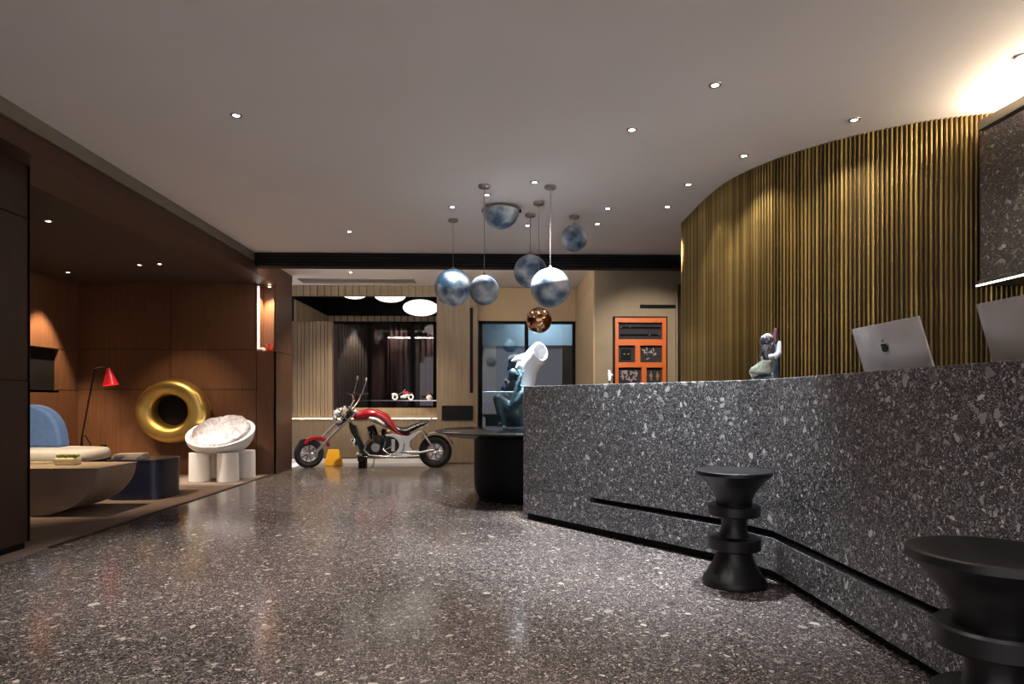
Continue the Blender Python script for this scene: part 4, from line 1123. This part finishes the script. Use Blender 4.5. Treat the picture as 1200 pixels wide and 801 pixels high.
# computers on the desk, backs to the hall
def computer(label, loc, rz):
    t = thing('desktop_computer', label, 'computer', loc, rz, 'silver computers on the desk')
    W, Hh = 0.57, 0.425
    # shell: x = across, y = towards the hall is -y, bulging back
    def fn(u, v):
        x = (u - 0.5) * W; z = v * Hh
        ex = 1 - (2 * abs(u - 0.5)) ** 2.6; ez = 1 - (2 * abs(v - 0.5)) ** 2.6
        return (x, -0.010 - 0.040 * max(0, ex) * max(0, ez), z)
    Mt = Matrix.Translation((0, 0.02, 0.10)) @ Matrix.Rotation(math.radians(17), 4, 'X')
    bm = new(); grid_surface(bm, fn, 28, 20)
    vs = box(bm, -W / 2, W / 2, -0.010, 0.0, 0, Hh)
    for v in bm.verts: v.co = Mt @ v.co
    sh = obj('shell', bm, M['alu'], t, smooth=True)
    obj('screen', box(new(), -W / 2 + 0.01, W / 2 - 0.01, 0.0, 0.004, 0.05, Hh - 0.01, Mt), M['black_gloss'], t)
    # apple mark: body with a bite, and a leaf
    pts = []
    for k in range(40):
        a = 2 * PI * k / 40
        r = 0.026 * (1 + 0.06 * math.cos(2 * a))
        x, z = r * math.cos(a), r * math.sin(a) * 1.0
        if abs(x) < 0.012 and z > 0: z -= 0.005 * (1 - abs(x) / 0.012)
        if abs(x) < 0.009 and z < 0: z += 0.0035 * (1 - abs(x) / 0.009)
        if z < 0: x *= 1 - 0.22 * (-z / 0.026) ** 2
        # bite
        bx, bz, br = -0.034, 0.004, 0.016
        dx, dz = x - bx, z - bz
        dd = math.hypot(dx, dz)
        if dd < br: x, z = bx + dx / dd * br, bz + dz / dd * br
        pts.append((x, z))
    ML = Mt @ Matrix.Translation((0.025, -0.0505, Hh * 0.71))
    lg = obj('logo', prism(new(), pts, 'y', -0.0015, 0.001, ML), M['black_gloss'], sh)
    leaf = [(-0.002, 0.029), (-0.001, 0.037), (-0.008, 0.045), (-0.011, 0.044), (-0.010, 0.036)]
    obj('logo_leaf', prism(new(), [(-x, z) for x, z in leaf], 'y', -0.0015, 0.001, ML), M['black_gloss'], sh)
    obj('stand_neck', prism(new(), [(-0.075, 0.012), (-0.02, 0.012), (-0.02, 0.16), (-0.065, 0.155)], 'x', -0.065, 0.065, None), M['alu'], t, bevel=0.006)
    obj('stand_foot', box(new(), -0.09, 0.09, -0.08, 0.12, 0.0, 0.012), M['alu'], t, bevel=0.004)
    return t
# local -y (its back) must face -x (the hall): rotate so that local -y -> world -x
computer('silver desktop computer seen whole from behind above the counter', (2.14, 3.30, 0.90), -PI / 2)
computer('silver desktop computer cut off by the right edge of the picture', (2.14, 2.36, 0.90), -PI / 2)

# ================================================================== LOUNGE
# half-drum coffee table
CT = Vector((-3.98, 5.60, 0.004))
t = thing('coffee_table', 'pale stone coffee table shaped like half a drum', 'coffee table', CT)
poly = [(0.56 * math.cos(a), 0.40 - 0.40 * math.sin(a)) for a in [PI * k / 36 for k in range(37)]]
poly = [(x, max(0.0, z)) for x, z in poly]
obj('body', prism(new(), poly, 'y', 0.0, 0.60), M['travertine'], t, bevel=0.006)
obj('top', prism(new(), [(-0.565, 0.40), (0.565, 0.40), (0.563, 0.412), (-0.563, 0.412)], 'y', -0.004, 0.604), M['travertine'], t)
# planter on it
p = at_z(75, 545, 0.416)
t = thing('succulent_planter', 'low cream planter with green succulents on the coffee table', 'planter', (p.x, p.y + 0.05, 0.416))
obj('pot', box(new(), -0.092, 0.092, -0.06, 0.06, 0, 0.066), M['cream'], t, bevel=0.014)
for k in range(11):
    x = -0.08 + 0.016 * k; y = 0.03 * math.sin(k * 2.3)
    bm = new()
    for q in range(6):
        a = q * PI / 3 + k
        tube(bm, [(x, y, 0.06), (x + 0.013 * math.cos(a), y + 0.013 * math.sin(a), 0.080), (x + 0.024 * math.cos(a), y + 0.024 * math.sin(a), 0.094)], [0.007, 0.008, 0.001], 6)
    obj('succulent', bm, M['leaf'], t, smooth=True)
p = at_z(50, 543, 0.416)
t = thing('serving_tray', 'thin pale tray on the coffee table left of the planter', 'tray', (p.x, p.y, 0.416))
obj('plate', box(new(), -0.12, 0.07, -0.06, 0.06, 0, 0.006), M['cream'], t, bevel=0.002)
for (x0, x1, y0, y1) in ((-0.12, 0.07, -0.06, -0.054), (-0.12, 0.07, 0.054, 0.06), (-0.12, -0.114, -0.06, 0.06), (0.064, 0.07, -0.06, 0.06)):
    obj('rim', box(new(), x0, x1, y0, y1, 0.006, 0.016), M['cream'], t)

# navy side table
NT = Vector((-3.64, 6.75, 0.004))
t = thing('side_table', 'glossy navy block side table beside the coffee table', 'side table', NT)
def sup(u, a, b_, n_=4.5):
    c, s_ = math.cos(u), math.sin(u)
    return (a * math.copysign(abs(c) ** (2 / n_), c), b_ * math.copysign(abs(s_) ** (2 / n_), s_))
bm = new(); rings = []
for z, k_, off in ((0.0, 1.0, 0.012), (0.05, 1.0, 0.0), (0.2, 0.985, 0.0), (0.36, 1.0, 0.0), (0.385, 0.995, 0)):
    ring = []
    for q in range(56):
        x, y = sup(2 * PI * q / 56, 0.285 * k_, 0.26 * k_)
        ring.append(bm.verts.new((x + off, y, z)))
    rings.append(ring)
for a, b2 in zip(rings, rings[1:]):
    for q in range(56): bm.faces.new((a[q], a[(q + 1) % 56], b2[(q + 1) % 56], b2[q]))
bm.faces.new(rings[0][::-1]); bm.faces.new(rings[-1])
obj('body', bm, M['navy'], t, smooth=True)
bm = new()
prism(bm, [sup(2 * PI * q / 56, 0.29, 0.265) for q in range(56)], 'z', 0.385, 0.40)
obj('top', bm, M['navy'], t, bevel=0.003)
for k in range(3):
    o = thing('magazine', ('bottom', 'middle', 'top')[k] + ' magazine of the pile on the navy side table', 'magazine', (NT.x - 0.12, NT.y - 0.04, 0.404 + k * 0.0165), (-0.08, 0.05, 0.22)[k], 'magazines on the side table')
    obj('pages', box(new(), -0.135 + .01 * k, 0.133, -0.10, 0.10, 0.002, 0.013), M['white'], o)
    obj('cover', box(new(), -0.14 + .01 * k, 0.14, -0.105, 0.105, 0.013, 0.016), M['paper'], o)
    obj('cover', box(new(), -0.14 + .01 * k, 0.14, -0.105, 0.105, 0.0, 0.002), M['paper'], o)

# white tub chair on four drum legs
CH = Vector((-3.47, 8.20, 0.004))
t = thing('tub_chair', 'white tub chair on four fat drum legs with grey velvet cushion', 'armchair', CH, math.radians(0))
for (x, y) in ((-0.17, -0.20), (0.18, -0.22), (0.25, 0.14), (-0.12, 0.20)):
    obj('leg', lathe(new(), [(0, 0), (0.122, 0), (0.128, 0.006), (0.124, 0.355), (0, 0.355)], 32, cap=False), M['resin'], t, smooth=True, loc=(x, y, 0))
def bowl(u, v, inner):
    a = 2 * PI * u
    # rim height climbs to the right and to the back
    rimz = 0.60 + 0.170 * math.sin(a) - 0.005 * math.cos(a)
    R = 0.40 if not inner else 0.355
    zb = 0.33 if not inner else 0.375
    r = R * math.sin(v * PI / 2) ** 0.55
    z = zb + (rimz - zb) * (1 - math.cos(v * PI / 2)) ** 0.9
    return Vector((r * math.cos(a) * 1.02, r * math.sin(a) * 0.94, z))
bm = new(); NU, NV = 56, 14
outer = [[bm.verts.new(bowl(i / NU, j / NV, False)) for j in range(1, NV + 1)] for i in range(NU)]
inn = [[bm.verts.new(bowl(i / NU, j / NV, True) + Vector((0, 0, 0.004 if j == NV else 0))) for j in range(1, NV + 1)] for i in range(NU)]
for i in range(NU):
    k = (i + 1) % NU
    for j in range(NV - 1):
        bm.faces.new((outer[i][j], outer[k][j], outer[k][j + 1], outer[i][j + 1]))
        bm.faces.new((inn[i][j], inn[i][j + 1], inn[k][j + 1], inn[k][j]))
    bm.faces.new((outer[i][-1], outer[k][-1], inn[k][-1], inn[i][-1]))
bm.faces.new([outer[i][0] for i in range(NU)]); bm.faces.new([inn[i][0] for i in range(NU)])
obj('shell', bm, M['resin'], t, smooth=True, bevel=0.0)
def cush(u, v):
    a = 2 * PI * u
    p = bowl(u, 0.35 + 0.65 * v, True)
    k = 0.93
    wob = 0.030 * noise.noise(Vector((math.cos(a) * 5, math.sin(a) * 5, v * 6)))
    return Vector((p.x * k, p.y * k, p.z + 0.035 + wob))
bm = new()
V = [[bm.verts.new(cush(i / 64, j / 10)) for j in range(11)] for i in range(64)]
W_ = [[bm.verts.new(cush(i / 64, j / 10) * 1.0 + Vector((0, 0, -0.045)) + Vector((V[i][j].co.x * .05, V[i][j].co.y * .05, 0))) for j in range(11)] for i in range(64)]
for i in range(64):
    k = (i + 1) % 64
    for j in range(10):
        bm.faces.new((V[i][j], V[i][j + 1], V[k][j + 1], V[k][j])); bm.faces.new((W_[i][j], W_[k][j], W_[k][j + 1], W_[i][j + 1]))
    bm.faces.new((V[i][10], W_[i][10], W_[k][10], V[k][10])); bm.faces.new((V[i][0], V[k][0], W_[k][0], W_[i][0]))
obj('back_cushion', bm, M['velvet'], t, smooth=True)
bm = new()
def seatc(u, v):
    a = 2 * PI * u; r = 0.30 * math.sin(v * PI / 2)
    ww = 0.022 * noise.noise(Vector((r * math.cos(a) * 16, r * math.sin(a) * 16, 0.3)))
    return (r * math.cos(a), r * math.sin(a) * 0.94 - 0.02, 0.40 + 0.085 * math.cos(v * PI / 2) ** 0.5 + ww + 0.10 * r * math.sin(a))
grid_surface(bm, seatc, 48, 10, close_u=True)
bmesh.ops.remove_doubles(bm, verts=bm.verts, dist=1e-4)
obj('seat_cushion', bm, M['velvet'], t, smooth=True)

# gold ring on the wall
GC = at(203, 481, 8.51)
t = thing('gold_ring_sculpture', 'large polished gold doughnut sculpture mounted on the panelled wall', 'sculpture', GC)
Mr = Matrix.Rotation(math.radians(2), 4, 'Z') @ Matrix.Rotation(PI / 2 + math.radians(4), 4, 'X')
def ringfn(u, v):
    a = 2 * PI * u; ph = 2 * PI * v
    Rm = 0.325; rm = 0.116 * (1 + 0.05 * math.cos(a + 0.6))
    cq = math.copysign(abs(math.cos(ph)) ** 0.72, math.cos(ph)); sq_ = math.copysign(abs(math.sin(ph)) ** 0.80, math.sin(ph))
    p = Vector(((Rm + rm * cq) * math.cos(a) * 1.03, (Rm + rm * cq) * math.sin(a) * 0.96, rm * 1.25 * sq_))
    w = 0.007 * noise.noise(p * 4.0)
    return Mr @ (p * (1 + w))
bm = new()
V = [[bm.verts.new(ringfn(i / 72, j / 28)) for j in range(28)] for i in range(72)]
for i in range(72):
    for j in range(28):
        bm.faces.new((V[i][j], V[(i + 1) % 72][j], V[(i + 1) % 72][(j + 1) % 28], V[i][(j + 1) % 28]))
obj('ring', bm, M['gold'], t, smooth=True)
obj('back_disc', lathe(new(), [(0, 0.10), (0.30, 0.10), (0.30, 0.115), (0, 0.115)], 40, Matrix.Rotation(-PI / 2, 4, 'X'), cap=False), M['black'], t)
obj('wall_bracket', tube(new(), [Vector((0, 0.11, 0)), Vector((0, YW - GC.y - 0.002, 0))], 0.12, 24), M['black'], t)

# floor lamp
LY = 7.95
def lp(px, py): 
    q = at(px, py, LY); return Vector((q.x, 0, q.z))
base = at(95, 512, LY)
t = thing('floor_lamp', 'thin black floor lamp with a red cone shade', 'floor lamp', (base.x, LY, 0.004))
def ll(px, py, y=0): 
    v = lp(px, py); return Vector((v.x - base.x, y, v.z - 0.004))
obj('pole', tube(new(), [ll(94, 530), ll(96, 512), ll(111, 432)], 0.010, 10), M['black'], t, smooth=True)
obj('arm', tube(new(), [ll(111, 432), ll(116, 431), ll(127, 430)], 0.009, 10), M['black'], t, smooth=True)
obj('joint', ball(new(), ll(127, 430), 0.017, 14, 10), M['black'], t, smooth=True)
top = ll(127, 431)
sh = obj('lamp_shade', lathe(new(), [(0.016, 0.0), (0.022, -0.02), (0.088, -0.21), (0.084, -0.21), (0.018, -0.02)], 32, cap=False), M['red'], t, smooth=True, loc=top)
sh.rotation_euler = (0, math.radians(-8), 0)
obj('bulb', ball(new(), (0, 0, -0.15), 0.026, 14, 10), M['lens_warm'], sh, smooth=True)
obj('leg', tube(new(), [ll(96, 512), ll(100, 510), ll(106, 520), Vector((ll(112, 0).x, -0.05, 0))], 0.008, 8), M['black'], t, smooth=True)
obj('leg', tube(new(), [ll(96, 512), ll(94, 530), Vector((ll(90, 0).x, -0.1, 0))], 0.008, 8), M['black'], t, smooth=True)
obj('leg', tube(new(), [ll(96, 512), ll(93, 530, .06), Vector((ll(92, 0).x, 0.18, 0))], 0.008, 8), M['black'], t, smooth=True)
spot(Vector((base.x, LY, 0.004)) + top + Vector((0.03, 0, -0.20)), Vector((base.x + top.x + 0.1, LY + 0.1, 0)), 12, 110, 0.5, WARM)

# daybed with blue back
SB = Vector((-5.0, 6.95, 0.004))
t = thing('daybed', 'white daybed with an arched blue backrest beside the niche wall', 'sofa', SB)
def pill(u, v, a, b_, z0, z1, nx=3.2):
    x, y = sup(2 * PI * u, 1, 1, nx)
    ph = (v - 0.5) * PI
    k = math.cos(ph) ** 0.35 if abs(v - 0.5) < 0.499 else 0.0
    k = 0.86 + 0.14 * k if k > 0 else 0.0
    return (x * a * k, y * b_ * k, z0 + (z1 - z0) * (0.5 + 0.5 * math.sin(ph)))
bm = new(); grid_surface(bm, lambda u, v: pill(u, v, 0.80, 0.42, 0.36, 0.485), 64, 14, close_u=True)
bmesh.ops.remove_doubles(bm, verts=bm.verts, dist=1e-4)
obj('seat', bm, M['white_fab'], t, smooth=True)
obj('base_frame', box(new(), -0.72, 0.72, -0.34, 0.34, 0.33, 0.365), M['black'], t, bevel=0.01)
for k in range(12):
    obj('slat', box(new(), -0.70 + k * 0.122, -0.655 + k * 0.122, -0.36, -0.33, 0.10, 0.365), M['black'], t)
for sx in (-0.66, 0.66):
    for s_y in (-0.28, 0.28):
        obj('leg', lathe(new(), [(0, 0), (0.02, 0), (0.028, 0.34), (0, 0.34)], 14, cap=False), M['black'], t, smooth=True, loc=(sx, s_y, 0))
arch = [(0.40 * math.copysign(abs(math.cos(a)) ** 0.8, math.cos(a)), 0.48 + 0.47 * math.sin(a) ** 0.9) for a in [PI * k / 30 for k in range(31)]]
obj('backrest', prism(new(), [(x - 0.16, z) for x, z in arch], 'y', 0.18, 0.36), M['blue_fab'], t, bevel=0.03, smooth=True)

# wall socket
p = at(121.5, 525.5, YW)
t = thing('wall_socket', 'small black wall socket on the lounge panelling', 'socket', (p.x, YW, p.z))
obj('plate', box(new(), -0.045, 0.045, -0.01, 0, -0.055, 0.055), M['black'], t, bevel=0.004)
obj('plug', box(new(), -0.022, 0.022, -0.035, -0.01, -0.02, 0.02), M['black_gloss'], t, bevel=0.004)
obj('cord', tube(new(), [(0, -0.03, -0.02), (0.0, -0.03, -0.16), (-0.03, -0.02, -0.40)], 0.005, 6), M['black'], t)
